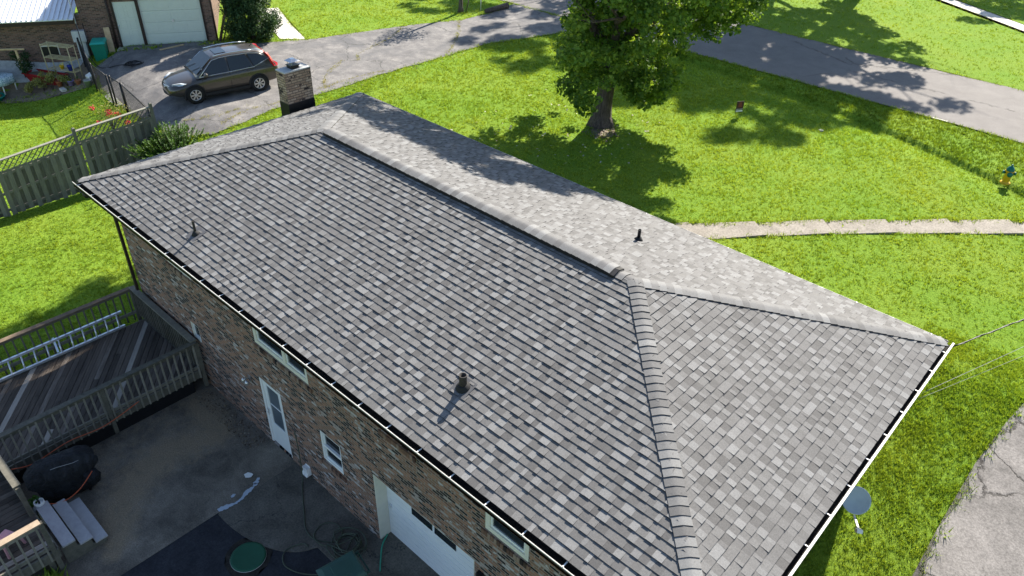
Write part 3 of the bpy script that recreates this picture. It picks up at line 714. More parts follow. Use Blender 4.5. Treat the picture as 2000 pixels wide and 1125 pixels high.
gutter((0, 6.38, 0), (0, .126, 0), (1, 0, 0), white=.022); gutter((0, WY-.126, 0), (0, 7.34, 0), (1, 0, 0), white=.022)
# downspout on the near left corner, brown
db = MB(); db.beam((OW-.02, OW-.09, ZT-.06), (OW-.02, OW-.09, 1.0), .085, .07); db.beam((.42, .12, E0-.12), (OW-.02, OW-.09, ZT-.05), .085, .07)
db.build('downspout', M_BROWN, house, bevel=.006)
db = MB(); db.lathe([(.0, 0), (.09, .02), (.11, .08), (.09, .15), (0, .16)], (.28, .16, ZT-.2), 14); db.build('floodlight', M_BLACK, house)
# chimney
cb = MB(); cx0, cx1, cy0, cy1, ct = -.55, -.09, 6.40, 7.30, 6.06
cb.box(cx0, cx1, cy0, cy1, 1.0, ct-.03)
ch = cb.build('chimney', M_CHIMB, house)
MB().box(cx0-.006, cx1+.006, cy0-.006, cy1+.006, ct-.03, ct+.006).build('chimney_crown', M_CONC, ch, bevel=.006)
fb = MB(); fb.box(cx0-.01, cx1+.012, cy0-.012, cy1+.012, E0-.4, E0+.24); fb.build('flashing', M_BLACK, ch, bevel=.004)
fc = MB(); cxm, cym = -.33, 6.86
fc.box(cxm-.13, cxm+.13, cym-.13, cym+.13, ct+.006, ct+.09, 0)
fc.box(cxm-.15, cxm+.15, cym-.15, cym+.15, ct+.09, ct+.105, 0)
for dx in (-.1, .1):
    for dyy in (-.1, .1): fc.beam((cxm+dx, cym+dyy, ct+.1), (cxm+dx, cym+dyy, ct+.23), .01, .01, (0, 1, 0), 1)
fc.add([(cxm-.17, cym-.17, ct+.22), (cxm+.17, cym-.17, ct+.22), (cxm+.17, cym+.17, ct+.22), (cxm-.17, cym+.17, ct+.22), (cxm-.06, cym-.06, ct+.285), (cxm+.06, cym-.06, ct+.285), (cxm+.06, cym+.06, ct+.285), (cxm-.06, cym+.06, ct+.285)],
       [(3, 2, 1, 0), (0, 1, 5, 4), (1, 2, 6, 5), (2, 3, 7, 6), (3, 0, 4, 7), (4, 5, 6, 7)], 1)
fc.build('flue_cap', [M_BLACK, M_GALV], ch)
# wall fittings
lb = MB(); lb.box(6.12, 6.2, OW-.03, OW-.002, 1.72, 1.86, 0); lb.tube([(6.16, OW-.03, 1.8), (6.16, OW-.12, 1.86), (6.16, OW-.17, 1.82)], .012, mi=0)
for a in (-.07, .07): lb.lathe([(.02, 0), (.05, -.05), (.055, -.1), (.045, -.1)], (6.16+a, OW-.14, 1.84), 12, 0)
lb.build('wall_light', M_GALV, house)
lb = MB(); lb.box(8.05, 8.22, OW-.1, OW-.002, .14, .34, 0); lb.add([(8.03, OW-.14, .12), (8.24, OW-.14, .12), (8.22, OW-.002, .36), (8.05, OW-.002, .36), (8.03, OW-.002, .12), (8.24, OW-.002, .12)], [(0, 1, 2, 3), (0, 3, 4), (1, 5, 2)], 0)
lb.build('dryer_vent', M_WHITE, house)
lb = MB(); lb.box(13.66, 13.78, OW-.08, OW-.002, 1.75, 1.95); lb.lathe([(.02, 0), (.07, .03), (.075, .12), (.02, .18)], (13.72, OW-.12, 1.72), 12); lb.build('wall_lantern', M_BLACK, house)

# satellite dish below the right eave
dish = empty('satellite_dish', (18.02, 6.38, 2.45), 0, 'sky tinted grey oval satellite dish with white arm below the right gutter', 'satellite dish')
dq = Vector((.35, -.62, .62)).normalized().to_track_quat('Z', 'Y').to_matrix()
db = MB(); db.lathe([(.001, -.05), (.09, -.047), (.18, -.03), (.235, -.01), (.265, 0), (.265, .012), (.24, .004), (.16, -.018), (.001, -.035)], (0, 0, 0), 32, M=dq)
db.build('reflector', simple('dish_sky_tint', (.36, .43, .48), .4, .05), dish)  # blue cast of the grey imitates sky reflected in the face
db = MB(); tip = dq@Vector((0, -.5, .38)); a0 = dq@Vector((0, -.29, -.02)); db.beam(a0, tip, .035, .035); db.obox(Matrix.Translation(tip) @ dq.to_4x4(), .1, .07, .14); db.build('feed_arm', M_WHITE, dish)
db = MB(); db.tube([dq@Vector((0, 0, -.05)), (-.1, .1, -.3), (-.55, .1, -.32)], .022); db.build('mount', M_GALV, dish)

# overhead cables
def cable(pts, r, mat, label, twist=0):
    b = MB(); P = [Vector(p) for p in pts]; out = []
    for i in range(len(P)-1):
        for k in range(12): out.append(P[i].lerp(P[i+1], k/12))
    out.append(P[-1]); b.tube(out, r, 6)
    if twist:
        o2 = [p+Vector((math.sin(i*1.3), math.cos(i*1.3), math.sin(i*1.3+1)))*r*1.6 for i, p in enumerate(out)]; b.tube(o2, r*.8, 6)
    o = b.build('power_cable', mat); tag(o, label, 'cable'); return o
CABLES = True
cable([(18.17, 8.93, 4.80), (18.94, 10.54, 5.0), (23, 19, 6.3), (30, 33.6, 9)], .011, M_BLACK, 'twisted overhead service cable meeting the right corner of the roof', 1)
M_WIRE = simple('grey_wire', (.3, .3, .3), .6)
cable([(18.1, 8.1, 4.11), (19.15, 10.36, 4.52), (23, 18.6, 6.0), (30, 33.6, 8.6)], .004, M_WIRE, 'upper of the two thin pale wires running over the right lawn')
cable([(18.1, 8.05, 4.0), (19.22, 10.2, 4.42), (23, 17.4, 5.9), (30, 33.6, 8.3)], .003, M_WIRE, 'lower and thinner of the two pale wires over the right lawn')

# ================================================================== DECK
DZ = .65
deck = empty('wooden_deck', (2, -2, 0), 0, 'weathered wooden deck with diagonal boards against the brick wall', 'deck')
def D(x, y, z=0): return (x-2, y+2, z)
def boards(name, poly, ang, wboard, z, mat, seed, parent, off=(2, -2)):
    rr = random.Random(seed); bm = bmesh.new(); ca, sa = math.cos(ang), math.sin(ang)
    lay = bm.faces.layers.float.new('tone')
    xs = [p[0] for p in poly]; ys = [p[1] for p in poly]; cx = sum(xs)/len(xs); cy_ = sum(ys)/len(ys); Rr = 9; k = -Rr
    while k < Rr:
        segs = []; s0 = -Rr+rr.uniform(0, 3)
        s0 = -Rr
        while s0 < Rr:
            s1 = s0+rr.uniform(2.5, 4.8); segs.append((s0, s1-.006)); s0 = s1
        for s0, s1 in segs:
            tone = rr.choice([.1, .2, .25, .3, .4, .15, .5, .95 if rr.random() < .35 else .3]); dz = rr.uniform(-.004, .004); w2 = wboard-.012
            vs = [bm.verts.new((cx+ca*a-sa*b, cy_+sa*a+ca*b, zz)) for zz in (z-.03, z+dz) for a, b in ((s0, k), (s1, k), (s1, k+w2), (s0, k+w2))]
            for f in ((3, 2, 1, 0), (4, 5, 6, 7), (0, 1, 5, 4), (1, 2, 6, 5), (2, 3, 7, 6), (3, 0, 4, 7)):
                fc = bm.faces.new([vs[i] for i in f]); fc[lay] = tone
        k += wboard
    n = len(poly)
    area = sum(poly[i][0]*poly[(i+1) % n][1]-poly[(i+1) % n][0]*poly[i][1] for i in range(n))
    for i in range(n):
        a = poly[i]; b = poly[(i+1) % n]; ex, ey = b[0]-a[0], b[1]-a[1]; no = (ey, -ex, 0) if area > 0 else (-ey, ex, 0)
        bmesh.ops.bisect_plane(bm, geom=bm.verts[:]+bm.edges[:]+bm.faces[:], plane_co=(a[0], a[1], 0), plane_no=no, clear_outer=True)
    bmesh.ops.translate(bm, verts=bm.verts, vec=(-off[0], -off[1], 0))
    me = bpy.data.meshes.new(name); bm.to_mesh(me); bm.free(); me.materials.append(mat)
    o = bpy.data.objects.new(name, me); COL.objects.link(o); o.parent = parent; return o
def wood_rot(mat, ang, name):
    m = mat.copy(); m.name = name
    for x in m.node_tree.nodes:
        if x.type == 'MAPPING': x.vector_type = 'TEXTURE'; x.inputs['Rotation'].default_value = (0, 0, ang); x.inputs['Scale'].default_value = (5.5, .6, 1)
    return m
boards('floor', [(.66, .42), (.66, -4.2), (3.66, -4.2), (3.66, .42)], R(-38), .14, DZ, wood_rot(M_DECK, R(-38), 'diagonal_deck_board'), 3, deck)
boards('floor', [(.66, -4.205), (.66, -9), (6.6, -9), (6.6, -4.205)], R(88), .14, DZ, wood_rot(M_DECK, R(88), 'straight_deck_board'), 4, deck)
sk = MB(); sk.box(1.66, 1.70, -2.3, 2.5, .38, .62, 0, .3) if 0 else None
for (a, b, tn) in [((3.69, .45), (3.69, -4.18), .45), ((.66, .45), (3.66, .45), .3), ((3.7, -4.2), (6.6, -4.2), .3), ((6.63, -4.2), (6.63, -9), .4), ((.64, .45), (.64, -9), .35)]:
    sk.beam(D(*a, .52), D(*b, .52), .04, .24, tone=tn)
for x, y in [(3.6, -.5), (3.6, -2), (3.6, -3.6), (6.5, -4.4), (6.5, -6), (5.5, -4.35), (.8, -1), (.8, -3), (4.4, -4.35)]:
    sk.beam(D(x, y, -.1), D(x, y, .6), .1, .1, (0, 1, 0), tone=.35)
sk.build('frame', M_RAIL, deck, tone=True)
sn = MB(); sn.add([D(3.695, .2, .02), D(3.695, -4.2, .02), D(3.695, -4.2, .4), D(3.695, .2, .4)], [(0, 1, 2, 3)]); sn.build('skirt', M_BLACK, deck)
def railing(a, b, zc=1.58, z0=.72, capw=.15, side=0, capmat=M_RAIL, seed=1, gap=.168, post=True, lower=True, zb=None, flat=False, ctone=.45, btone=(.35, .8), par=deck):
    rr = random.Random(seed); a = Vector((a[0]-2, a[1]+2)); b = Vector((b[0]-2, b[1]+2)); Dv = (b-a); L = Dv.length; Dv.normalize(); S = Vector((-Dv.y, Dv.x))
    up3 = lambda p, z: (p.x, p.y, z)
    c = MB(); c.beam(up3(a, zc-.02), up3(b, zc-.02), capw, .038, tone=ctone)
    rl = c.build('rail_cap', capmat, par, tone=True, bevel=.004)
    c = MB(); c.beam(up3(a+S*side*.02, zc-.085), up3(b+S*side*.02, zc-.085), .036, .09, tone=ctone)
    if lower: c.beam(up3(a, z0+.05), up3(b, z0+.05), .036, .085, tone=.6)
    c.build('rail', M_RAIL, par, tone=True)
    c = MB(); t = gap*.6; zl = zb if zb is not None else z0-.02
    while t < L-.03:
        p = a+Dv*t+S*side*.04; c.beam(up3(p, zl), up3(p, zc-.05), .036, .036, (Dv.x, Dv.y, 0), tone=rr.uniform(*btone)); t += gap*rr.uniform(.95, 1.05)
    c.build('baluster', M_RAIL, par, tone=True)
    if post:
        for p in (a, b) if L < 3 else (a, (a+b)/2, b):
            c = MB(); c.beam(up3(p, .1), up3(p, zc-.042), .09, .09, (Dv.x, Dv.y, 0), tone=.3); c.build('post', M_RAIL, par, tone=True)
railing((.33, .47), (3.72, .47), 1.60, .72, .16, -1, seed=1, gap=.13, post=False, ctone=.55, btone=(.1, .3))       # along the wall
railing((3.74, .5), (3.74, -4.22), 1.575, .72, .15, 1, seed=2, zb=.45, ctone=.18, btone=(.55, .9))                # facing the patio
railing((.33, .44), (.33, -8), 1.575, .72, .15, -1, capmat=M_CAPWOOD, seed=3, zb=.5, gap=.195, ctone=.35, btone=(.1, .4))    # lawn side
railing((3.8, -4.25), (5.42, -4.25), 1.55, .72, .15, 0, seed=4, ctone=.3, btone=(.5, .8))                         # by the steps
railing((6.63, -4.28), (6.63, -8), 1.55, .72, .15, 1, capmat=M_CAPWOOD, seed=5, zb=.45, ctone=.95, btone=(.5, .9))
# steps
stp = empty('deck_steps', (5.9, -3.8, 0), 0, 'three wide grey wooden steps leading from the deck to the patio', 'steps')
for i, (yy, zz) in enumerate([(-4.0, .58), (-3.71, .39), (-3.45, .20)]):
    sb = MB(); sb.beam((5.2-5.9, yy+3.8, zz), (6.62-5.9, yy+3.8, zz), .245, .045, tone=.55+.1*i); sb.build('tread', M_STEP, stp, tone=True, bevel=.004)
for x in (5.27, 6.56):
    sb = MB()
    vs = [(x+dx-5.9, y+3.8, z) for dx in (-.02, .02) for y, z in ((-4.15, .55), (-4.15, .0), (-3.36, .0), (-3.36, .17), (-3.62, .17), (-3.62, .36), (-3.88, .36), (-3.88, .55))]
    sb.add(vs, [tuple(range(7, -1, -1)), tuple(range(8, 16))]+[(i, (i+1) % 8, 8+(i+1) % 8, 8+i) for i in range(8)], 0, tone=.3)
    sb.build('stringer', M_RAIL, stp, tone=True)
# ladder tilted against the lawn-side railing
ld = empty('aluminium_ladder', (.6, -1.6, .68), 0, 'long silver aluminium ladder lying along the deck railing', 'ladder')
def ladder(par, org, lo0, lo1, up0, up1, n, mat):
    lo0, lo1, up0, up1 = [Vector(q)-Vector(org) for q in (lo0, lo1, up0, up1)]
    for a, b in ((lo0, lo1), (up0, up1)):
        m_ = MB(); m_.beam(a, b, .06, .06)
        m_.build('rail', mat, par)
    for k in range(n):
        t = (k+.5)/n; m_ = MB(); m_.tube([lo0.lerp(lo1, t), up0.lerp(up1, t)], .022, 8); m_.build('rung', mat, par)
ladder(ld, (.6, -1.6, .68), (.66, -4.6, .72), (.66, -.08, .72), (.43, -4.55, 1.03), (.43, .0, 1.03), 15, M_ALU)
m_ = MB(); m_.beam((-.03, -.2, .05), (-.27, -.15, .37), .05, .05); ld_b = m_.build('hook_bracket', M_ALU, ld)
# leaf litter between deck and railing
def litter(name, x0, x1, y0, y1, n, s0, s1, mat, seed, z=None, label=''):
    rg = np.random.default_rng(seed); V = []; T = []
    x = rg.uniform(x0, x1, n); y = rg.uniform(y0, y1, n); a = rg.uniform(0, 6.28, n); s_ = rg.uniform(s0, s1, n)
    zz = (H(x, y) if z is None else np.full(n, z))+rg.uniform(.01, .04, n); t = rg.normal(0, .35, (n, 2))
    for dx, dy_ in ((-1, -.6), (1, -.5), (.9, .6), (-.8, .7)):
        px = (dx*np.cos(a)-dy_*np.sin(a))*s_; py = (dx*np.sin(a)+dy_*np.cos(a))*s_; V.append(np.stack([x+px, y+py, zz+px*t[:, 0]+py*t[:, 1]], 1))
    Vv = np.stack(V, 1).reshape(-1, 3); F = np.arange(4*n).reshape(-1, 4)
    o = fast_mesh(name, Vv, F, mat, rg.uniform(0, 1, n), kind='stuff'); tag(o, label, 'leaf litter'); return o
def toned(name, cols, rough=.8):
    m, n, b, o = newmat(name); at = N(n, 'ShaderNodeAttribute', attribute_name='tone'); k = len(cols)
    r = ramp(n, at.outputs['Fac'], [(i/max(1, k-1), c) for i, c in enumerate(cols)]); n.links.new(r.outputs[0], b.inputs['Base Color']); b.inputs['Roughness'].default_value = rough; return m
M_LITTER = toned('dead_leaves', [(.05, .035, .025), (.16, .11, .07), (.25, .22, .17), (.09, .08, .07)])
litter('leaf_litter', .35, .7, -6, .4, 420, .015, .045, M_LITTER, 3, label='dead leaves and stones in the gap beside the deck boards')
litter('gravel', 3.9, 6.5, .05, .55, 500, .008, .022, M_LITTER, 4, z=.03, label='scattered gravel and crumbs along the foot of the brick wall')
litter('driveway_crumbs', -7.5, -6.6, 7, 24, 300, .01, .03, M_LITTER, 6, z=2.02, label='loose crumbs along the grass edge of the driveway')

# covered grill
gr = empty('covered_grill', (4.75, -3.35, 0), 0, 'large barbecue grill under a black fabric cover beside the deck', 'grill')
m_, n_, b_, o_ = newmat('black_cover'); v_ = objc(n_); b_.inputs['Roughness'].default_value = .7
n_.links.new(ramp(n_, noise(n_, 5, 4, .6, 1, v_).outputs[0], [(.3, (.008, .009, .011)), (.7, (.035, .037, .043))]).outputs[0], b_.inputs['Base Color']); bump(n_, b_, noise(n_, 5, 4, .6, 2.5, v_).outputs[0], 1, .12); M_COVER = m_
def blob(rings, n=40, seed=1, amp=.02, power=3.2, M=None):
    """stack of superellipse rings [(cx,cy,z,rx,ry,ang)]"""
    rr = random.Random(seed); ph = [rr.uniform(0, 6.28) for _ in range(6)]; vs = []; fs = []
    for i, (cx, cy_, z, rx, ry, an) in enumerate(rings):
        for k in range(n):
            a = 2*math.pi*k/n; ca, sa = math.cos(a), math.sin(a); e = 2/power
            x = rx*math.copysign(abs(ca)**e, ca); y = ry*math.copysign(abs(sa)**e, sa)
            q = 1+amp*(math.sin(5*a+ph[0]+i*.5)+math.sin(11*a+ph[1]-i*.4)*.7+math.sin(17*a+ph[2]+i)*.4)
            x *= q; y *= q; vs.append((cx+x*math.cos(an)-y*math.sin(an), cy_+x*math.sin(an)+y*math.cos(an), z+amp*.25*math.sin(3*a+ph[3])))
    for i in range(len(rings)-1):
        for k in range(n): k2 = (k+1) % n; fs.append((i*n+k, i*n+k2, (i+1)*n+k2, (i+1)*n+k))
    fs.append(tuple(range(n-1, -1, -1))); fs.append(tuple((len(rings)-1)*n+k for k in range(n)))
    return vs, fs
ga = R(80)
b_ = MB(); b_.add(*blob([(0, 0, .12, .55, .22, ga), (0, 0, .3, .57, .24, ga), (0, 0, .62, .6, .27, ga), (0, 0, .8, .74, .31, ga), (0, 0, .93, .75, .3, ga), (-.03, 0, 1.02, .68, .24, ga), (-.05, 0, 1.12, .5, .2, ga), (-.05, 0, 1.17, .42, .13, ga), (-.05, 0, 1.18, .2, .05, ga)], seed=4, amp=.034, power=5, n=72), 0, True)
b_.v = [(x*.92, y*.92, z*.97) for x, y, z in b_.v]; b_.build('cover', M_COVER, gr)
b_ = MB(); b_.add(*blob([(.34, .42, .3, .1, .12, 0), (.36, .44, .5, .13, .16, .2), (.34, .42, .62, .11, .14, 0), (.3, .4, .66, .05, .06, 0)], seed=7, amp=.05, power=2), 0, True); b_.build('cover_fold', M_COVER, gr)
b_ = MB()
for sx in (-.35, .35):
    for sy in (-.15, .15):
        x = math.cos(ga)*sx-math.sin(ga)*sy; y = math.sin(ga)*sx+math.cos(ga)*sy; b_.tube([(x, y, .02), (x, y, .2)], .03)
b_.build('leg', M_BLACK, gr)
b_ = MB(); b_.tube([(-.22, -.68, .86), (.0, -.5, .98), (.18, -.1, 1.06), (.25, .2, 1.02), (.18, .62, .93)], .006, 5); b_.build('piping', simple('grey_piping', (.35, .36, .36), .7), gr)
# orange cord
def curve_pts(P, k=8):
    P = [Vector(p) for p in P]; out = []
    for i in range(len(P)-1):
        p0, p1, p2, p3 = P[max(i-1, 0)], P[i], P[i+1], P[min(i+2, len(P)-1)]
        for j in range(k):
            t = j/k; out.append(.5*((2*p1)+(-p0+p2)*t+(2*p0-5*p1+4*p2-p3)*t*t+(-p0+3*p1-3*p2+p3)*t*t*t))
    out.append(P[-1]); return out
M_ORANGE = simple('orange_cord', (.5, .1, .04), .5)
c_ = MB(); c_.tube(curve_pts([(3.85, -1.2, .75), (3.9, -2.1, .60), (3.95, -2.9, .72), (4.0, -3.7, .66), (4.0, -4.1, .8)]), .012, 6); c_.tube(curve_pts([(5.2, -2.9, .72), (5.3, -3.3, .5), (5.25, -3.7, .4), (5.0, -4.05, .5)]), .011, 6)
tag(c_.build('extension_cord', M_ORANGE), 'orange extension cord draped over the deck railing and black grill cover', 'cord')
# propane tank, plant, chair, hose reel
t_ = empty('propane_tank', (5.18, -4.02, .03), 0, 'small white propane tank tucked behind the top wooden step', 'gas tank')
b_ = MB(); b_.lathe([(.1, 0), (.12, .02), (.12, .05), (.145, .08), (.155, .14), (.155, .42), (.145, .49), (.1, .55), (.05, .575), (0, .58)], n=28); b_.build('tank', M_WHITE, t_)
b_ = MB(); b_.lathe([(.10, .52), (.10, .64), (.093, .64), (.093, .52)], n=20); b_.build('collar', M_WHITE, t_)
b_ = MB(); b_.tube([(0, 0, .56), (0, 0, .66)], .02); b_.tube([(-.04, 0, .66), (.04, 0, .66)], .018); b_.build('valve', M_BLACK, t_)
M_LEAF = grass_mat('plant_leaf', [(.02, .06, .012), (.05, .13, .02), (.12, .24, .04)], .35)
M_DLEAF = grass_mat('dark_leaf', [(.008, .025, .010), (.022, .055, .018), (.05, .10, .03)], .22)
def leaf_cloud(name, centers, radii, n, size, mat, seed, parent=None, squash=1.0, aspect=.55, up=.0):
    """n leaves spread over soft clumps; every leaf a folded four sided blade"""
    rg = np.random.default_rng(seed); C = np.array(centers, float); Rd = np.array(radii, float)
    p = Rd**2/np.sum(Rd**2); idx = rg.choice(len(C), n, p=p)
    d = rg.normal(0, 1, (n, 3)); d /= np.linalg.norm(d, axis=1)[:, None]; r = rg.uniform(0, 1, n)**.45
    P = C[idx]+d*(r*Rd[idx])[:, None]*np.array([1, 1, squash])
    nm = d*.5+rg.normal(0, .6, (n, 3))+np.array([0, 0, .5+up]); nm /= np.linalg.norm(nm, axis=1)[:, None]
    t = np.cross(nm, rg.normal(0, 1, (n, 3))); t /= np.linalg.norm(t, axis=1)[:, None]+1e-9; bt = np.cross(nm, t)
    s_ = size*rg.uniform(.55, 1.25, n)[:, None]
    v0 = P-t*s_*.5; v2 = P+t*s_*.5; v1 = P+bt*s_*aspect*.5-nm*s_*.12+t*s_*.05; v3 = P-bt*s_*aspect*.5-nm*s_*.12+t*s_*.05
    V = np.stack([v0, v1, v2, v3], 1).reshape(-1, 3); F = (np.arange(n)[:, None]*4+np.array([[0, 1, 2]])); F2 = (np.arange(n)[:, None]*4+np.array([[0, 2, 3]]))
    tone = np.clip(rg.normal(.5, .2, n)+ (rg.uniform(-.15, .15, len(C)))[idx], 0, 1)
    return fast_mesh(name, V, np.concatenate([F, F2]), mat, np.concatenate([tone, tone]), parent=parent)
pl = empty('leafy_weed', (5.0, -4.08, .1), 0, 'small green leafy plant growing behind the propane tank', 'plant')
leaf_cloud('leaf', [(0, 0, .5), (.07, .05, .55), (-.05, -.04, .45)], [.12, .1, .1], 40, .13, M_LEAF, 5, pl); MB().tube([(0, 0, 0), (.01, .01, .5)], .008).build('stem', M_LEAF, pl)
chp = simple('pink_plastic', (.5, .27, .30), .4, .05)
chr_ = empty('child_chair', (5.95, -4.85, DZ), R(205), 'small pink plastic chair standing on the deck behind the railing', 'chair')
b_ = MB(); b_.box(-.19, .19, -.19, .19, .26, .285); b_.build('seat', chp, chr_, bevel=.008)
b_ = MB(); b_.box(-.19, -.13, .17, .2, .285, .56); b_.box(.13, .19, .17, .2, .285, .56); b_.box(-.13, .13, .172, .198, .47, .56); b_.box(-.035, .035, .172, .198, .285, .47); b_.build('backrest', chp, chr_, bevel=.008)
for sx in (-1, 1):
    for sy in (-1, 1): MB().beam((sx*.16, sy*.16, .26), (sx*.19, sy*.19, .0), .04, .04, (0, 1, 0)).build('leg', chp, chr_)
bl = simple('blue_hose', (.12, .25, .5), .4, .1)
b_ = MB()
for k in range(9):
    r = .30-.018*(k % 3); zz = .05+.035*k; b_.tube([(4.05+r*math.cos(a), -4.72+r*math.sin(a)*.9, DZ+zz) for a in np.linspace(0, 2*math.pi, 36)], .017, 6)
tag(b_.build('hose_coil', bl), 'light blue hose coiled in a stack on the deck', 'hose')

# patio objects: paint spill, lid, hose, bin
b_ = MB(); rr = random.Random(9); cl_ = curve_pts([(7.57, -1.37, 0), (7.62, -1.15, 0), (7.64, -.95, 0), (7.61, -.75, 0), (7.56, -.58, 0), (7.52, -.47, 0)], 6); k_ = len(cl_)
wl = [(.035+.035*math.sin(i*.35+.4)+rr.uniform(-.014, .014)) for i in range(k_)]; wr = [.03+rr.uniform(-.012, .02) for i in range(k_)]
b_.v = [(p.x-wl[i]-.02, p.y, .042) for i, p in enumerate(cl_)]+[(p.x+wr[i], p.y, .042) for i, p in enumerate(cl_)]
for i in range(k_-1): b_.f.append([i, k_+i, k_+i+1, i+1]); b_.mi.append(0); b_.sm.append(False); b_.tone.append(.5)
for cx_, cy_, ra_ in ((7.42, -.93, .045), (7.45, -.36, .06), (7.40, -.28, .04), (7.50, -.42, .05)):
    b_.add([(cx_+ra_*rr.uniform(.7, 1.2)*math.cos(a), cy_+ra_*1.3*rr.uniform(.7, 1.2)*math.sin(a), .043) for a in np.linspace(0, 2*math.pi, 13)[:-1]], [tuple(range(12))])
tag(b_.build('paint_spill', simple('spilled_white_paint', (.42, .48, .55), .5, .06, 12)), 'spilled white paint streak along the patio seam', 'paint stain')
o = drape('paint_blotch', rough_poly([(7.06, -.33), (7.2, -.28), (7.24, -.36), (7.16, -.46), (7.05, -.43)], .02, .06, 5), .045, M_WHITE, flat=0, kind=None); tag(o, 'small separate white paint blotch near the patio corner', 'paint stain')
lid = empty('septic_lid', (9.06, -1.55, 0), 0, 'round dark green lid set in the black asphalt', 'lid')
m_gl = simple('green_lid', (.012, .085, .045), .5, .1, 5)
b_ = MB(); b_.lathe([(.345, .0), (.36, .02), (.36, .05), (.33, .06), (.3, .055), (0, .05)], n=48); b_.build('cover', m_gl, lid)
b_ = MB(); b_.lathe([(.362, -.02), (.366, .035), (.361, .036), (.355, .0)], n=48); b_.build('ring', M_CONC, lid)
rr = random.Random(3); ringp = [(9.06+(.47+rr.uniform(-.05, .07))*math.cos(a), -1.55+(.47+rr.uniform(-.05, .07))*math.sin(a)) for a in np.linspace(0, 2*math.pi, 30)[:-1]]
drape('soil_ring', ringp, .024, pave_mat('dark_soil', [(.3, (.012, .011, .01)), (.7, (.05, .042, .033))], 9, None, 1, 40), flat=0)
M_HOSE = simple('green_hose', (.07, .085, .06), .4, .3, 4)
b_ = MB(); zh = .05; rr = random.Random(12)
path = [(8.0, OW-.1, 1.42), (8.06, .5, .8), (8.15, .42, .12), (8.45, .2, zh), (8.95, -.1, zh), (9.35, -.33, zh), (9.7, -.35, zh), (10.05, -.1, zh), (10.0, .15, zh), (9.7, .2, zh), (9.5, .0, zh), (9.6, -.3, zh), (9.9, -.35, zh+.02)]
for k in range(7):
    r = .32+rr.uniform(-.1, .1); ph = rr.uniform(0, 6); ox, oy = rr.uniform(-.06, .06), rr.uniform(-.06, .06)
    for j in range(8): a = ph+j*math.pi/4; path.append((10.34+ox+r*math.cos(a)*1.05, .05+oy+r*math.sin(a)*.95, zh+.012*k+.01*rr.random()))
path += [(10.6, -.5, zh), (10.3, -.95, zh), (9.8, -1.15, zh), (9.5, -.95, zh), (9.6, -.6, zh), (9.75, -.55, zh)]
b_.tube(curve_pts(path, 6), .013, 6); tag(b_.build('garden_hose', M_HOSE), 'dark green garden hose in a tangled coil by the wall', 'hose')
b_ = MB(); b_.tube(curve_pts([(10.72, .8, .06), (10.85, .55, .05), (11.1, .3, .05), (11.3, .12, .05)], 6), .016, 6); tag(b_.build('short_hose', simple('teal_hose', (.04, .3, .2), .4)), 'short bright green hose end at the garage corner', 'hose')
def wheelie_bin(name, loc, rz, col, lidcol, label, s=1):
    t = empty(name, loc, rz, label, 'trash bin'); mb_ = simple(name+'_body', col, .45, .08); ml = simple(name+'_lid', lidcol, .4, .06)
    w0, d0, w1, d1, h = .24*s, .26*s, .3*s, .36*s, 1.0*s
    b = MB(); vs = [(-w0, -d0, .06), (w0, -d0, .06), (w0, d0, .06), (-w0, d0, .06), (-w1, -d1, h), (w1, -d1, h), (w1, d1, h), (-w1, d1, h)]
    b.add(vs, [(3, 2, 1, 0), (0, 1, 5, 4), (1, 2, 6, 5), (2, 3, 7, 6), (3, 0, 4, 7), (4, 5, 6, 7)]); b.box(-w1-.02, w1+.02, -d1-.02, d1+.02, h-.05, h-.0); b.build('body', mb_, t, bevel=.015)
    b = MB(); b.add([(-w1-.03, -d1-.04, h), (w1+.03, -d1-.04, h), (w1+.03, d1+.03, h+.02), (-w1-.03, d1+.03, h+.02), (-w1+.05, -d1+.06, h+.06), (w1-.05, -d1+.06, h+.06), (w1-.03, d1-.02, h+.1), (-w1+.03, d1-.02, h+.1)],
        [(3, 2, 1, 0), (0, 1, 5, 4), (1, 2, 6, 5), (2, 3, 7, 6), (3, 0, 4, 7), (4, 5, 6, 7)]); b.box(-w1*.55, w1*.55, -d1+.2, d1-.12, h+.074, h+.094); b.build('lid', ml, t, bevel=.02)
    b = MB(); b.tube([(-w1+.02, d1+.09, h-.02), (w1-.02, d1+.09, h-.02)], .016); b.beam((-w1+.05, d1-.01, h-.03), (-w1+.05, d1+.1, h-.02), .03, .05); b.beam((w1-.05, d1-.01, h-.03), (w1-.05, d1+.1, h-.02), .03, .05); b.build('handle', mb_, t)
    for sx in (-1, 1): MB().tube([(sx*(w0+.0), d0+.02, .1), (sx*(w0+.05), d0+.02, .1)], .1, 18).build('wheel', M_RUBBER, t)
    return t
wheelie_bin('trash_bin', (11.38, -.78, .03), R(-12), (.03, .075, .06), (.04, .095, .078), 'dark green wheeled trash bin near the garage door')

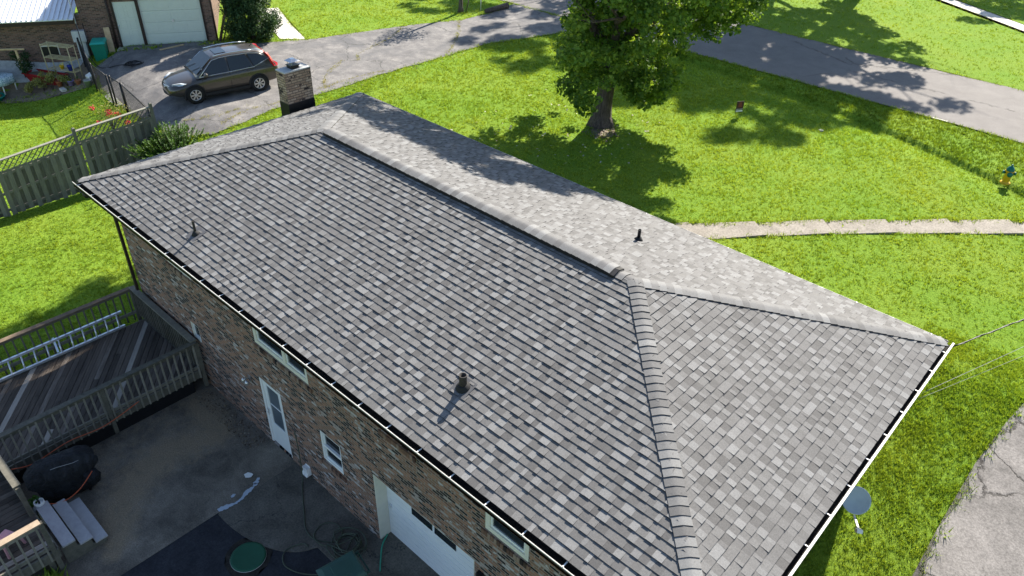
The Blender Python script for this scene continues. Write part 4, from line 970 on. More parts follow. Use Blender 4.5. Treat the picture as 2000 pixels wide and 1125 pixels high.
# ================================================================== FENCE
FX = -8.4
fence = empty('wooden_fence', (FX, 0, .45), 0, 'weathered grey green picket fence with lattice top left of the roof', 'fence')
def FP(x, y, z): return (x-FX, y, z-.45)
posts = [(5.62, 2.98), (2.82, 2.82), (.02, 2.6), (-2.8, 2.4), (-5.6, 2.25)]
caps_z = [((5.62, 2.86), (2.82, 2.70)), ((2.82, 2.62), (.02, 2.40)), ((.02, 2.36), (-2.8, 2.2)), ((-2.8, 2.2), (-5.6, 2.1))]
for y, zt in posts:
    b_ = MB(); b_.box(-.05, .05, y-.05, y+.05, Hf(FX, y)-.45-.2, zt-.45, tone=.45); b_.add([(-.05, y-.05, zt-.45), (.05, y-.05, zt-.45), (.05, y+.05, zt-.45), (-.05, y+.05, zt-.45), (0, y, zt-.41)], [(0, 1, 4), (1, 2, 4), (2, 3, 4), (3, 0, 4)], tone=.5)
    b_.build('post', M_FENCE, fence, tone=True)
rr = random.Random(17)
for (ya, za), (yb, zb_) in caps_z:
    zf = lambda y: za+(zb_-za)*(y-ya)/(yb-ya)
    pb = MB(); y = ya-.09; k = 0
    while y > yb+.12:
        sx = .03 if k % 2 == 0 else -.025; tn = rr.uniform(.25, .85); tw = rr.uniform(-.01, .01)
        zb0 = Hf(FX, y)+rr.uniform(.0, .05)-.45; zt = zf(y)-.43-.45-rr.uniform(0, .012)
        M = Matrix.Translation((sx, y, (zb0+zt)/2)) @ Matrix.Rotation(tw, 4, 'X'); pb.obox(M, .017, .158, zt-zb0, tone=tn-(.2 if k % 2 else 0)); y -= .14; k += 1
    pb.build('picket_panel', M_FENCE, fence, tone=True)
    rb_ = MB()
    for dz in (.5, 1.15):
        rb_.beam(FP(FX+.005, ya-.05, zf(ya)-dz), FP(FX+.005, yb+.05, zf(yb)-dz), .04, .085, tone=.55)
    rb_.beam(FP(FX+.005, ya-.05, Hf(FX, ya)+.22), FP(FX+.005, yb+.05, Hf(FX, yb)+.22), .04, .085, tone=.4)
    rb_.beam(FP(FX+.03, ya-.05, zf(ya)-.40), FP(FX+.03, yb+.05, zf(yb)-.40), .03, .06, tone=.5)
    rb_.build('rail', M_FENCE, fence, tone=True)
    rb_ = MB(); rb_.beam(FP(FX+.0, ya-.03, zf(ya)), FP(FX+.0, yb+.03, zf(yb)), .13, .035, tone=.85); rb_.build('cap_rail', M_CAPF, fence, tone=True) if 'M_CAPF' in globals() else rb_.build('cap_rail', M_FENCE, fence, tone=True)
    lt = MB(); hgt = .36; Lp = abs(ya-yb)-.1; s_ = -hgt
    while s_ < Lp:
        for dr_ in (1, -1):
            a0 = max(0, s_); a1 = min(Lp, s_+hgt)
            if a1-a0 > .03:
                h0 = (a0-s_); h1 = (a1-s_)
                if dr_ < 0: h0, h1 = hgt-h0, hgt-h1
                y0_, y1_ = ya-.05-a0, ya-.05-a1
                lt.beam(FP(FX+.012*dr_, y0_, zf(y0_)-.39+h0), FP(FX+.012*dr_, y1_, zf(y1_)-.39+h1), .012, .048, (1, 0, 0), tone=.3)
        s_ += .19
    lt.build('lattice', M_FENCE, fence, tone=True)

# ================================================================== NEIGHBOUR HOUSE
nb = empty('neighbor_house', (-18.57, 9.03, 1.95), math.atan2(.857, .515), 'brown brick house with pale garage door in the upper left corner', 'house')
NH = 3.0; mb = MB()
wall_mesh(mb, -1.5, 4.25, -1.2, NH, [(0.0, .98, .0, 2.1), (1.1, 3.82, .0, 2.15)], .25, 'X', 0, -1); wall_mesh(mb, -9.5, -1.5, -1.2, 1.6, [], .25, 'X', 0, -1)
mb.box(4.0, 4.25, .25, 8, -1.2, NH); mb.box(-1.5, -1.25, .25, 8, -1.2, NH); mb.box(-9.5, -9.25, .25, 6, -1.2, 1.55)
mb.build('wall', M_NBRICK, nb)
b_ = MB(); b_.add([(-1.8, -.35, NH), (4.65, -.35, NH), (4.65, 8.4, NH), (-1.8, 8.4, NH), (.7, 3.6, NH+1.2), (2.1, 4.4, NH+1.2)], [(3, 2, 1, 0), (0, 1, 5, 4), (1, 2, 5), (2, 3, 4, 5), (3, 0, 4)]); b_.build('roof', M_SHF, nb)
b_ = MB(); b_.box(-.08, 0, -.04, .1, .0, 2.2); b_.box(.98, 1.1, -.05, .1, 0, 2.2); b_.box(3.82, 3.9, -.04, .1, 0, 2.2); b_.box(-.08, 3.9, -.06, .1, 2.2, 2.34); b_.build('trim', M_BROWN, nb)
nd = MB(); nd.box(.01, .97, .03, .08, .02, 2.1)
for (a, b, c, d_) in [(.15, .43, 1.35, 1.95), (.55, .83, 1.35, 1.95), (.15, .43, .2, .75), (.55, .83, .2, .75), (.15, .43, .85, 1.25), (.55, .83, .85, 1.25)]:
    nd.box(a, b, .02, .03, c, c+.012); nd.box(a, b, .02, .03, d_-.012, d_); nd.box(a, a+.012, .02, .03, c+.012, d_-.012); nd.box(b-.012, b, .02, .03, c+.012, d_-.012)
ndo = nd.build('door', M_NGAR, nb); b_ = MB(); b_.lathe([(.0, 0), (.03, .01), (.03, .05), (0, .06)], (.07, -.01, 1.0), 12); b_.build('handle', M_ALU, ndo)
ng = MB()
for k in range(4):
    z0_ = .03+k*.53; ng.box(1.11, 3.81, .05, .09, z0_, z0_+.52)
    for j in range(4):
        a = 1.2+j*.655; ng.box(a, a+.55, .038, .05, z0_+.1, z0_+.42)
ngo = ng.build('garage_door', M_NGAR, nb); MB().box(2.42, 2.5, .0, .04, 1.08, 1.2).build('handle', M_ALU, ngo)
b_ = MB(); b_.box(-.2, 4.1, -.45, 0, -.15, .03); b_.build('sill_slab', M_PALE, nb)
MB().tube([(-.22, -.06, -.3), (-.22, -.06, NH)], .05, 8).build('downspout', M_BROWN, nb)
MB().tube([(4.3, -.04, -.1), (4.3, -.04, NH)], .045, 8).build('downspout', M_BROWN, nb)
# metal porch roof
M_WMETAL = simple('white_metal_roof', (.72, .73, .74), .35, .05, metal=.3)
x = -9.5; b_ = MB()
b_.add([(-9.5, -.5, 1.54), (-1.69, -.5, 1.54), (-1.69, 6, 2.84), (-9.5, 6, 2.84)]+[(-9.5, -.5, 1.51), (-1.69, -.5, 1.51), (-1.69, 6, 2.81), (-9.5, 6, 2.81)], [(0, 1, 2, 3), (7, 6, 5, 4), (0, 4, 5, 1), (1, 5, 6, 2)])
while x < -1.72:
    b_.beam((x, -.5, 1.56), (x, 5.99, 2.86), .04, .06); x += .205
b_.build('porch_roof', M_WMETAL, nb)
b_ = MB(); b_.box(-9.5, -1.69, -.5, -.45, 1.34, 1.505); b_.build('porch_beam', M_BROWN, nb)
for px_ in (-1.62, -1.35, -5.6):
    MB().tube([(px_, -.47, -.6), (px_, -.47, 1.34)], .022, 6).build('porch_post', M_BROWN, nb)
b_ = MB(); b_.box(-3.5, -2.75, -.02, .05, -.15, .3); bw = b_.build('window', M_CREAM, nb); MB().box(-3.46, -2.79, -.03, -.022, -.15, .25).build('pane', M_BLACK, bw)
# meter boxes
b_ = MB(); b_.box(-1.98, -1.42, -.28, -.02, .45, .95); b_.box(-1.9, -1.5, -.2, -.02, -.7, .42); b_.tube([(-1.7, -.1, .9), (-1.7, -.1, 2.4)], .03); b_.build('meter_box', simple('grey_box', (.55, .57, .58), .4), nb, bevel=.01)
def NW(x, y, z=0):  # neighbour local -> world
    c, s_ = .515, .857; return (-18.57+c*x-s_*y, 9.03+s_*x+c*y, z)
wheelie_bin('recycling_bin', (*NW(-.9, -.55)[:2], 1.42), R(59), (.01, .22, .15), (.03, .4, .3), 'bright green wheeled bin beside the neighboring brick wall', 1.02)
b_ = MB(); b_.beam(NW(-.42, -.5, 1.45), NW(-.5, -.06, 2.95), .26, .035, (.857, -.515, .2)); tag(b_.build('leaning_plank', M_NEWWOOD), 'pale plank leaning on the wall next to the bright green bin', 'plank')
b_ = MB(); b_.beam(NW(4.4, -.2, 2.0), NW(4.9, 1.6, 3.3), .12, .05, (0, 0, 1)); b_.beam(NW(4.55, -.1, 2.0), NW(5.1, 1.7, 3.2), .04, .04); tag(b_.build('leaning_board', M_BROWN), 'dark board leaning outside the right corner of the neighboring garage', 'plank')
b_ = MB(); rr = random.Random(5); pts = []
for k in range(34): a = k*.8; r = .28+rr.uniform(-.12, .12); pts.append((-16.1+r*math.cos(a), 8.4+r*1.2*math.sin(a), Hf(-16.1, 8.4)+.04+rr.uniform(0, .06)))
b_.tube(curve_pts(pts+[(-16.6, 7.9, 1.85), (-17.3, 7.6, 1.62), (-17.5, 7.3, 1.7), (-18.0, 7.2, 2.1)], 4), .018, 5); tag(b_.build('black_hose', M_BLACK), 'black hose in a heap on the driveway near the neighboring garage', 'hose')
b_ = MB(); b_.box(-16.9, -16.78, 10.0, 11.2, 2.02, 2.06); tag(b_.build('loose_board', M_NEWWOOD), 'thin loose board lying flat before the neighboring garage door', 'plank')
# wooden ramp rail and concrete ramp
o = drape('concrete_ramp', [NW(-8, -.02)[:2], NW(-1.6, -.02)[:2], NW(-1.9, -.75)[:2], NW(-8, -.9)[:2]], .05, M_CONC)
rrl = empty('ramp_railing', NW(-4.3, -.8, 1.45), math.atan2(.857, .515), 'light wooden handrail beside the neighboring brick wall', 'railing')
MB().beam((0, 0, 0), (0, 0, .95), .09, .09, (0, 1, 0)).build('post', M_NEWWOOD, rrl); MB().beam((-2.6, 0, 1.03), (.35, 0, .93), .09, .06).build('rail', M_NEWWOOD, rrl); MB().beam((-2.0, 0, 0), (-2.0, 0, 1.0), .09, .09, (0, 1, 0)).build('post', M_NEWWOOD, rrl)

# yard clutter: rack, pots, plants, table, tub
rk = empty('plant_rack', (-18.4, 6.15, 1.0), R(27), 'tall bamboo colored plant rack standing in the garden bed', 'plant rack')
M_BAM = simple('bamboo', (.45, .38, .22), .6, .15)
for x in (-.72, .72):
    for y in (-.2, .2): MB().tube([(x, y, 0), (x, y, 1.75)], .022).build('upright', M_BAM, rk)
for z in (.12, .62, 1.15, 1.72):
    b_ = MB()
    for y in (-.2, -.07, .07, .2): b_.beam((-.72, y, z), (.72, y, z), .04, .02)
    b_.beam((-.72, -.2, z-.02), (-.72, .2, z-.02), .03, .03); b_.beam((.72, -.2, z-.02), (.72, .2, z-.02), .03, .03); b_.build('shelf', M_BAM, rk)
def pot(loc, r, h, mat, label, leafn=0, leafr=.2, leafm=None, seed=1, name='flower_pot', group=None):
    t = empty(name, loc, 0, label, 'plant pot', group); b = MB(); b.lathe([(r*.7, 0), (r, h), (r*1.08, h), (r*1.08, h+.03), (r*.9, h+.03), (r*.85, h-.03), (0, h-.03)], n=18); b.build('pot', mat, t)
    if leafn: leaf_cloud('foliage', [(0, 0, h+leafr*.7), (leafr*.4, 0, h+leafr*.5), (-leafr*.3, leafr*.4, h+leafr*.6)], [leafr*.7, leafr*.5, leafr*.5], leafn, .07, leafm or M_LEAF, seed, t)
    return t
M_BLUE = simple('blue_glaze', (.03, .05, .35), .2); M_YEL = simple('yellow_plastic', (.75, .5, .03), .4); M_RED = simple('red_plastic', (.3, .015, .02), .45); M_PURP = simple('purple_pot', (.25, .2, .45), .5)
M_PINK = toned('pink_petals', [(.6, .12, .3), (.8, .35, .5)]); M_REDP = toned('red_petals', [(.55, .01, .02), (.75, .05, .06), (.5, .02, .1)])
M_PALEL = grass_mat('pale_leaf', [(.10, .11, .03), (.28, .28, .09), (.45, .42, .18)], .3)
# blue pot on the rack (world height of its shelf: 1.0 + .65)
pot((-18.0, 6.3, 1.63), .13, .2, M_BLUE, 'blue glazed pot on the middle shelf of the plant rack', 18, .14, M_LEAF, 3)
pot((-18.45, 6.1, 1.63), .1, .14, M_YEL, 'yellow pot with flowers on the middle shelf of the plant rack', 30, .15, toned('yellow_petals', [(.8, .65, .1), (.85, .8, .4)]), 4)
pot((-18.35, 5.75, .95), .14, .2, M_TERRA, 'pink flowering plant in a clay pot before the plant rack', 30, .17, M_PINK, 5)
pot((-17.75, 6.05, 1.06), .14, .2, M_PURP, 'purple pot in front of the right end of the plant rack', 25, .2, M_DLEAF, 6)
pot((-17.55, 6.3, 1.1), .13, .18, M_TERRA, 'brown clay pot between the purple pot and the white bucket', 20, .16, M_LEAF, 7)
b_ = MB(); b_.lathe([(.16, 0), (.2, .32), (.21, .33), (.19, .33), (.15, .03)], (-17.15, 6.75, 1.2), 20); b_.obox(Matrix.Translation((-17.1, 6.72, 1.55)) @ Matrix.Rotation(.4, 4, 'X'), .36, .3, .05); tag(b_.build('white_bucket', M_WHITE), 'white bucket at the right end of the plant rack', 'bucket')
b_ = MB(); b_.lathe([(.14, 0), (.18, .3), (.19, .31), (.16, .31)], (-16.8, 6.45, 1.16), 20); tag(b_.build('silver_bucket', M_GALV), 'silver bucket at the fence end of the garden bed', 'bucket')
b_ = MB(); b_.box(-17.95, -17.6, 5.55, 5.75, .9, 1.0); tag(b_.build('stepping_block', M_PALE), 'pale stone block at the grass edge of the garden bed', 'block')
# red wheelbarrow tub
t_ = empty('red_planter', (-19.45, 5.6, .85), R(25), 'long dark red planter tub in the garden bed', 'planter')
b_ = MB(); b_.add([(-.75, -.22, 0), (.75, -.22, 0), (.75, .22, 0), (-.75, .22, 0), (-.95, -.32, .42), (.95, -.32, .42), (.95, .32, .42), (-.95, .32, .42)], [(3, 2, 1, 0), (0, 1, 5, 4), (1, 2, 6, 5), (2, 3, 7, 6), (3, 0, 4, 7)]); b_.box(-.99, .99, -.36, -.31, .39, .44); b_.box(-.99, .99, .31, .36, .39, .44); b_.build('tub', M_RED, t_)
MB().box(-.9, .9, -.28, .28, .3, .35).build('soil', M_SAND, t_)
def shrub(name, loc, label, cat, spread, n, size, mat, seed, h=.5, group=None, stems=5, squash=1.0):
    t = empty(name, loc, 0, label, cat, group); rr = random.Random(seed); cs = []; rs = []; b = MB()
    for k in range(max(4, stems)):
        a = rr.uniform(0, 6.28); r = spread*rr.uniform(.1, .75); z = h*rr.uniform(.45, .95); cs.append((r*math.cos(a), r*math.sin(a), z)); rs.append(spread*rr.uniform(.3, .5))
        b.tube([(0, 0, 0), (r*.4*math.cos(a), r*.4*math.sin(a), z*.5), (r*math.cos(a), r*math.sin(a), z)], [.015, .01, .005], 5)
    b.build('stem', M_BARK, t); leaf_cloud('foliage', cs, rs, n, size, mat, seed, t, squash); return t
m_, n_, b_, o_ = newmat('bark'); v_ = objc(n_); mp = N(n_, 'ShaderNodeMapping'); mp.inputs['Scale'].default_value = (9, 9, 1.6); n_.links.new(v_, mp.inputs[0])
nz = noise(n_, 1.6, 8, .75, .6, mp.outputs[0]); n_.links.new(ramp(n_, nz.outputs[0], [(.3, (.03, .024, .02)), (.55, (.13, .105, .09)), (.75, (.26, .22, .19))]).outputs[0], b_.inputs['Base Color']); b_.inputs['Roughness'].default_value = .95; bump(n_, b_, nz.outputs[0], 1, .05); M_BARK = m_
for i, (x, y, s_, lb) in enumerate([(-19.3, 4.75, .34, 'leftmost pale yellow green shrub at the edge of the garden bed'), (-18.85, 5.2, .36, 'pale shrub second from the left along the garden bed edge'), (-18.45, 5.45, .42, 'tall pale pointed shrub in the middle of the garden bed edge'), (-18.0, 5.95, .3, 'small pale shrub nearest the plant pots at the bed edge')]):
    shrub('garden_shrub', (x, y, Hf(x, y)), lb, 'shrub', s_*1.2, 620, .085, M_PALEL, 40+i, .6+.3*(i == 2), 'pale shrubs along the garden bed')
shrub('garden_bush', (-20.3, 5.0, Hf(-20.3, 5.0)), 'dark green broad bush behind the table in the left yard', 'bush', .6, 900, .1, M_DLEAF, 51, 1.1)
shrub('garden_bush', (-21.6, 5.2, 1.5), 'dark potted shrub against the brick wall at the left edge', 'bush', .5, 600, .1, M_DLEAF, 52, 1.4)
tb = empty('garden_table', (-20.35, 3.9, Hf(-20.35, 3.9)), R(27), 'small table under a speckled light blue cloth at the left edge', 'table')
m_, n_, b_, o_ = newmat('speckled_cloth'); n_.links.new(ramp(n_, noise(n_, 22, 3, .7, 0, objc(n_)).outputs[0], [(.42, (.12, .25, .3)), (.5, (.5, .62, .66)), (.6, (.66, .72, .74))]).outputs[0], b_.inputs['Base Color'])
b_ = MB(); b_.add(*blob([(0, 0, .40, .64, .46, 0), (0, 0, .6, .61, .43, 0), (0, 0, .74, .59, .41, 0), (0, 0, .752, .57, .39, 0), (0, 0, .753, .3, .2, 0)], n=48, seed=3, amp=.012, power=6), 0, True); b_.build('cloth', m_, tb)
for sx in (-.5, .5):
    for sy in (-.33, .33): MB().tube([(sx, sy, 0), (sx, sy, .42)], .025).build('leg', M_WHITE, tb)
b_ = MB(); b_.box(-.25, .1, -.62, -.4, 0, .3); b_.build('box', M_YEL); tag(bpy.data.objects['box'], 'yellow box under the front edge of the blue covered table', 'box'); bpy.data.objects['box'].location = (-20.15, 3.95, Hf(-20.15, 3.9)); bpy.data.objects['box'].rotation_euler = (0, 0, R(27)); bpy.data.objects['box'].name = 'yellow_box'
b_ = MB(); b_.lathe([(.42, 0), (.5, .16), (.52, .17), (.5, .19), (.42, .05), (0, .04)], (-19.95, 3.35, Hf(-19.95, 3.35)+.01), 28); tag(b_.build('wading_tub', simple('teal_plastic', (.01, .28, .22), .4)), 'low round green tub on the grass under the blue covered table', 'tub')
pot((-20.5, 3.95, Hf(-20.35, 3.9)+.755), .16, .2, M_TERRA, 'clay pot with dark foliage standing on the blue covered table', 120, .4, M_DLEAF, 9)

# chain link fence between lawn and driveway
cl = empty('chain_link_fence', (-14, 6.3, 1.2), 0, 'low black chain link fence between the left yard and the driveway', 'fence')
cpts = [(-18.6, 7.15), (-15.9, 6.46), (-13.6, 6.18), (-13.35, 6.2), (-12.0, 6.08), (-9.0, 5.75)]
cz = [Hf(*p) for p in cpts]; ch_ = [1.35, 1.25, 1.3, 1.3, 1.3, 1.2]
def CP(p, z): return (p[0]+14, p[1]-6.3, z-1.2)
for p, z, h in zip(cpts, cz, ch_):
    MB().tube([CP(p, z-.1), CP(p, z+h)], .04 if p[0] != -12.0 else .055, 10).build('post', M_BLACK, cl)
b_ = MB()
for i in range(len(cpts)-1): b_.tube([CP(cpts[i], cz[i]+ch_[i]-.04), CP(cpts[i+1], cz[i+1]+ch_[i+1]-.04)], .022, 6)
b_.build('top_rail', M_BLACK, cl)
b_ = MB()
for i in range(len(cpts)-1):
    a = Vector((*cpts[i], 0)); b = Vector((*cpts[i+1], 0)); L = (b-a).length; k = int(L/.07)
    for j in range(-16, k):
        for s_ in (0, 1):
            t0 = j/k; t1 = (j+16)/k; h0, h1 = 0, ch_[i]-.06
            if t1 <= 0 or t0 >= 1: continue
            c0, c1 = max(0, t0), min(1, t1); q0 = h0+(h1-h0)*(c0-t0)/(t1-t0); q1 = h0+(h1-h0)*(c1-t0)/(t1-t0)
            if s_: q0, q1 = h1-q0, h1-q1
            pa = a.lerp(b, c0); pb_ = a.lerp(b, c1); za_ = cz[i]+(cz[i+1]-cz[i])*c0; zb2 = cz[i]+(cz[i+1]-cz[i])*c1
            b_.beam(CP(pa, za_+.03+q0), CP(pb_, zb2+.03+q1), .0035, .0035, (0, 1, 0))
b_.build('wire_mesh', M_BLACK, cl)
rs = shrub('rose_bush', (-11.55, 5.2, Hf(-11.55, 5.2)), 'rose bush with red blooms behind the lattice top fence', 'rose bush', .75, 420, .06, M_PALEL, 61, 1.1, stems=9)
leaf_cloud('bloom', [(.35, -.1, .85), (.55, .15, .7), (-.5, -.4, .9), (.1, -.5, .5), (-.1, .3, .6), (.8, .3, .5)], [.17, .12, .12, .1, .08, .12], 260, .075, M_REDP, 62, rs)

# ================================================================== CAR
def make_car(loc, rz):
    car = empty('parked_suv', loc, rz, 'dark grey compact suv parked on the driveway facing left', 'car')
    m, n, b, o = newmat('grey_car_paint'); b.inputs['Base Color'].default_value = (.085, .074, .064, 1); b.inputs['Metallic'].default_value = .55; b.inputs['Roughness'].default_value = .34; b.inputs['Coat Weight'].default_value = .8; b.inputs['Coat Roughness'].default_value = .04
    PA = m; GL = glass_mat('car_glass', (.012, .016, .02), .03); CHR = simple('chrome', (.7, .71, .72), .15, .02, metal=1); PLA = simple('black_plastic', (.02, .02, .022), .6, .1)
    RED = simple('tail_lens', (.4, .01, .01), .15, .1, spec=.6); HL = simple('headlight_lens', (.5, .55, .6), .1, .1, spec=.7); TY = simple('tyre', (.018, .018, .018), .85, .1); RM = simple('alloy', (.55, .56, .58), .3, .03, metal=.85)
    # stations: x, half width at sill, half width at waist, half width at shoulder, z bottom, z waist, z shoulder, z centre top
    St = [(-2.27, .60, .66, .60, .42, .62, .80, .84), (-2.22, .74, .80, .76, .32, .66, .98, 1.02), (-2.05, .82, .875, .83, .28, .66, 1.06, 1.10), (-1.5, .86, .91, .86, .25, .66, 1.05, 1.10), (-.8, .865, .905, .865, .23, .64, 1.03, 1.08), (0, .865, .905, .865, .23, .62, 1.00, 1.05),
          (.7, .865, .905, .86, .23, .62, .97, 1.03), (1.05, .865, .905, .84, .23, .62, .94, 1.02), (1.5, .86, .90, .78, .25, .60, .88, .96), (1.85, .82, .87, .70, .27, .58, .82, .89), (2.08, .70, .78, .58, .29, .54, .76, .80), (2.2, .55, .60, .45, .32, .50, .66, .70), (2.26, .42, .46, .36, .36, .48, .56, .58)]
    mb = MB(); n_s = 12; vs = []; fs = []
    for (x, a, c, d, zb, zw, zs, zc) in St:
        half = [(0, zb), (a*.85, zb), (a, zb+.08), (c, zw), (c*.995, (zw+zs)/2), (d, zs), (d*.55, zs+(zc-zs)*.75), (0, zc)]
        ring = half+[(-y, z) for y, z in half[-2:0:-1]]
        vs += [(x, y, z) for y, z in ring]; nn = len(ring)
    for i in range(len(St)-1):
        for k in range(nn): k2 = (k+1) % nn; fs.append((i*nn+k, (i+1)*nn+k, (i+1)*nn+k2, i*nn+k2))
    fs.append(tuple(range(nn))); fs.append(tuple((len(St)-1)*nn+k for k in range(nn-1, -1, -1)))
    mb.add(vs, fs, 0, True)
    body = mb.build('body', PA, car); sub = body.modifiers.new('sub', 'SUBSURF'); sub.levels = 1; sub.render_levels = 2
    # greenhouse
    G = [(-2.08, .80, 1.02), (-1.82, .69, 1.38), (-1.6, .645, 1.57), (-1.2, .65, 1.625), (-.4, .66, 1.645), (.2, .655, 1.625), (.42, .645, 1.57), (1.12, .79, .98)]
    def side(x, z):  # half width of cabin side at height z
        return .86-(z-1.0)*.36
    mb = MB(); vs = []; fs = []
    prof = [(-2.12, 1.02), (-1.92, 1.30), (-1.72, 1.54), (-1.45, 1.605), (-.9, 1.64), (-.3, 1.65), (.1, 1.635), (.32, 1.59), (.7, 1.32), (1.15, 1.0)]
    for x, z in prof:
        zb = .95; yb = .845; yt = side(x, z)-.015 if z > 1.1 else .83
        sec = [(yb, zb), (yt+.004, z-.05 if z > 1.5 else z-.02), (yt-.07, z-.005), (yt*.5, z+.012), (0, z+.016)]; ring = sec+[(-y, zz) for y, zz in sec[-2::-1]]
        vs += [(x, y, zz) for y, zz in ring]; nn = len(ring)
    for i in range(len(prof)-1):
        for k in range(nn-1): fs.append((i*nn+k, (i+1)*nn+k, (i+1)*nn+k+1, i*nn+k+1))
    fs.append(tuple(range(nn))); fs.append(tuple((len(prof)-1)*nn+k for k in range(nn-1, -1, -1)))
    mb.add(vs, fs, 0, True); rf = mb.build('roof', PA, car)
    # side windows with a chrome outline
    def sidepoly(pts, s_, off): return [(x, s_*(side(x, z)+off), z) for x, z in pts]
    W = {'front': [(.98, 1.03), (.42, 1.50), (.12, 1.55), (-.12, 1.56), (-.12, 1.04)], 'rear': [(-.2, 1.04), (-.2, 1.56), (-.95, 1.555), (-1.12, 1.07)], 'quarter': [(-1.2, 1.08), (-1.04, 1.55), (-1.45, 1.50), (-1.86, 1.27)]}
    for s_ in (1, -1):
        for k, pts in W.items():
            P = sidepoly(pts, s_, .014); mb = MB(); mb.add(P, [tuple(range(len(P))) if s_ < 0 else tuple(range(len(P)-1, -1, -1))]); mb.build('window', GL, car)
        mb = MB(); out = [(1.04, 1.0), (.43, 1.52), (.1, 1.58), (-.4, 1.592), (-1.05, 1.58), (-1.5, 1.52), (-1.92, 1.28), (-1.2, 1.045), (-.2, 1.015), (1.04, 1.0)]
        mb.tube(sidepoly(out, s_, .016), .011, 5); mb.build('window_trim', CHR, car)
        mb = MB(); mb.tube([(.3, s_*.6, 1.655), (-.3, s_*.615, 1.70), (-1.0, s_*.61, 1.69), (-1.45, s_*.59, 1.64)], .02, 6); mb.build('roof_rail', CHR, car)
        # mirror
        mb = MB(); mb.add(*blob([(.82, s_*.96, 1.0, .05, .07, 0), (.83, s_*1.0, 1.04, .075, .11, 0), (.82, s_*1.0, 1.12, .07, .11, 0), (.81, s_*.99, 1.16, .04, .08, 0)], n=16, amp=0), 0, True); mb.beam((.85, s_*.86, 1.02), (.83, s_*.96, 1.04), .04, .05); mb.build('mirror', PA, car)
        for x in (.05, -.95):
            mb = MB(); mb.tube([(x+.1, s_*.895, .93), (x+.08, s_*.915, .935), (x-.08, s_*.915, .94), (x-.1, s_*.895, .94)], .014, 6); mb.build('door_handle', PA, car)
        # door seams
        mb = MB()
        for pts in ([(.95, .93), (.98, .6), (.85, .33)], [(-.16, 1.0), (-.17, .6), (-.16, .30)], [(-1.15, 1.02), (-1.05, .75), (-.92, .48), (-.88, .33)]):
            mb.tube([(x, s_*(.868 + .042*max(0, 1-abs(z-.64)/.36)), z) for x, z in pts], .006, 4)
        mb.build('door_seam', PLA, car)
        mb = MB(); mb.beam((1.0, s_*.868, .27), (-1.0, s_*.868, .27), .05, .12); mb.build('side_skirt', PLA, car, bevel=.01)
        # lights
        mb = MB(); hp_ = [(2.06, .52, .70), (1.72, .84, .78), (1.60, .86, .82), (1.78, .74, .85), (2.04, .52, .79)]
        mb.add([(x+.035, s_*(y+.02), z) for x, y, z in hp_]+[(x-.05, s_*(y-.05), z) for x, y, z in hp_], [(0, 1, 2, 3, 4), (9, 8, 7, 6, 5)]+[(i, (i+1) % 5, 5+(i+1) % 5, 5+i) for i in range(5)], 0, True); mb.build('headlight', HL, car)
        mb = MB(); tl = [(-2.2, .80, .92), (-2.02, .875, .94), (-1.98, .86, 1.08), (-1.86, .74, 1.40), (-1.78, .67, 1.5), (-1.9, .62, 1.46), (-2.06, .70, 1.12), (-2.24, .70, 1.0)]
        mb.add([(x-.015, s_*(y+.015), z) for x, y, z in tl]+[(x+.06, s_*(y-.06), z) for x, y, z in tl], [tuple(range(8)), tuple(range(15, 7, -1))]+[(i, (i+1) % 8, 8+(i+1) % 8, 8+i) for i in range(8)], 0, False); mb.build('tail_light', RED, car)
    # windscreen, rear window, sunroof, grille, bumper
    mb = MB(); mb.add([(1.10, .70, 1.045), (1.10, -.70, 1.045), (.37, -.56, 1.585), (.37, .56, 1.585)], [(0, 1, 2, 3)]); mb.v = [(x+.016, y, z+.018) for x, y, z in mb.v]; mb.build('windscreen', GL, car)
    mb = MB(); mb.add([(-2.07, .62, 1.13), (-1.76, .54, 1.52), (-1.76, -.54, 1.52), (-2.07, -.62, 1.13)], [(0, 1, 2, 3)]); mb.v = [(x-.03, y, z+.02) for x, y, z in mb.v]; mb.build('rear_window', GL, car)
    mb = MB(); mb.add([(.14, .36, 1.66), (-.30, .38, 1.68), (-.30, -.38, 1.68), (.14, -.36, 1.66)], [(0, 1, 2, 3)]); mb.build('sunroof', GL, car)
    mb = MB()
    for z, hw in ((.64, .40), (.69, .42), (.58, .38)): mb.tube([(2.15, -hw, z), (2.245, 0, z), (2.15, hw, z)], .018, 6)
    mb.build('grille', CHR, car)
    mb = MB(); mb.tube([(2.0, -.68, .40), (2.2, -.4, .37), (2.255, 0, .36), (2.2, .4, .37), (2.0, .68, .40)], .05, 8); mb.tube([(-2.1, -.74, .44), (-2.24, -.4, .42), (-2.27, 0, .42), (-2.24, .4, .42), (-2.1, .74, .44)], .07, 8); mb.build('bumper', PLA, car)
    mb = MB(); mb.tube([(-1.4, 0, 1.63), (-1.55, 0, 1.72)], .012, 6); mb.build('antenna', PLA, car)
    mb = MB(); mb.tube([(1.2, .1, 1.03), (.85, .5, 1.27)], .008, 5); mb.tube([(1.2, -.5, 1.03), (.86, -.1, 1.27)], .008, 5); mb.build('wiper', PLA, car)
    first = None
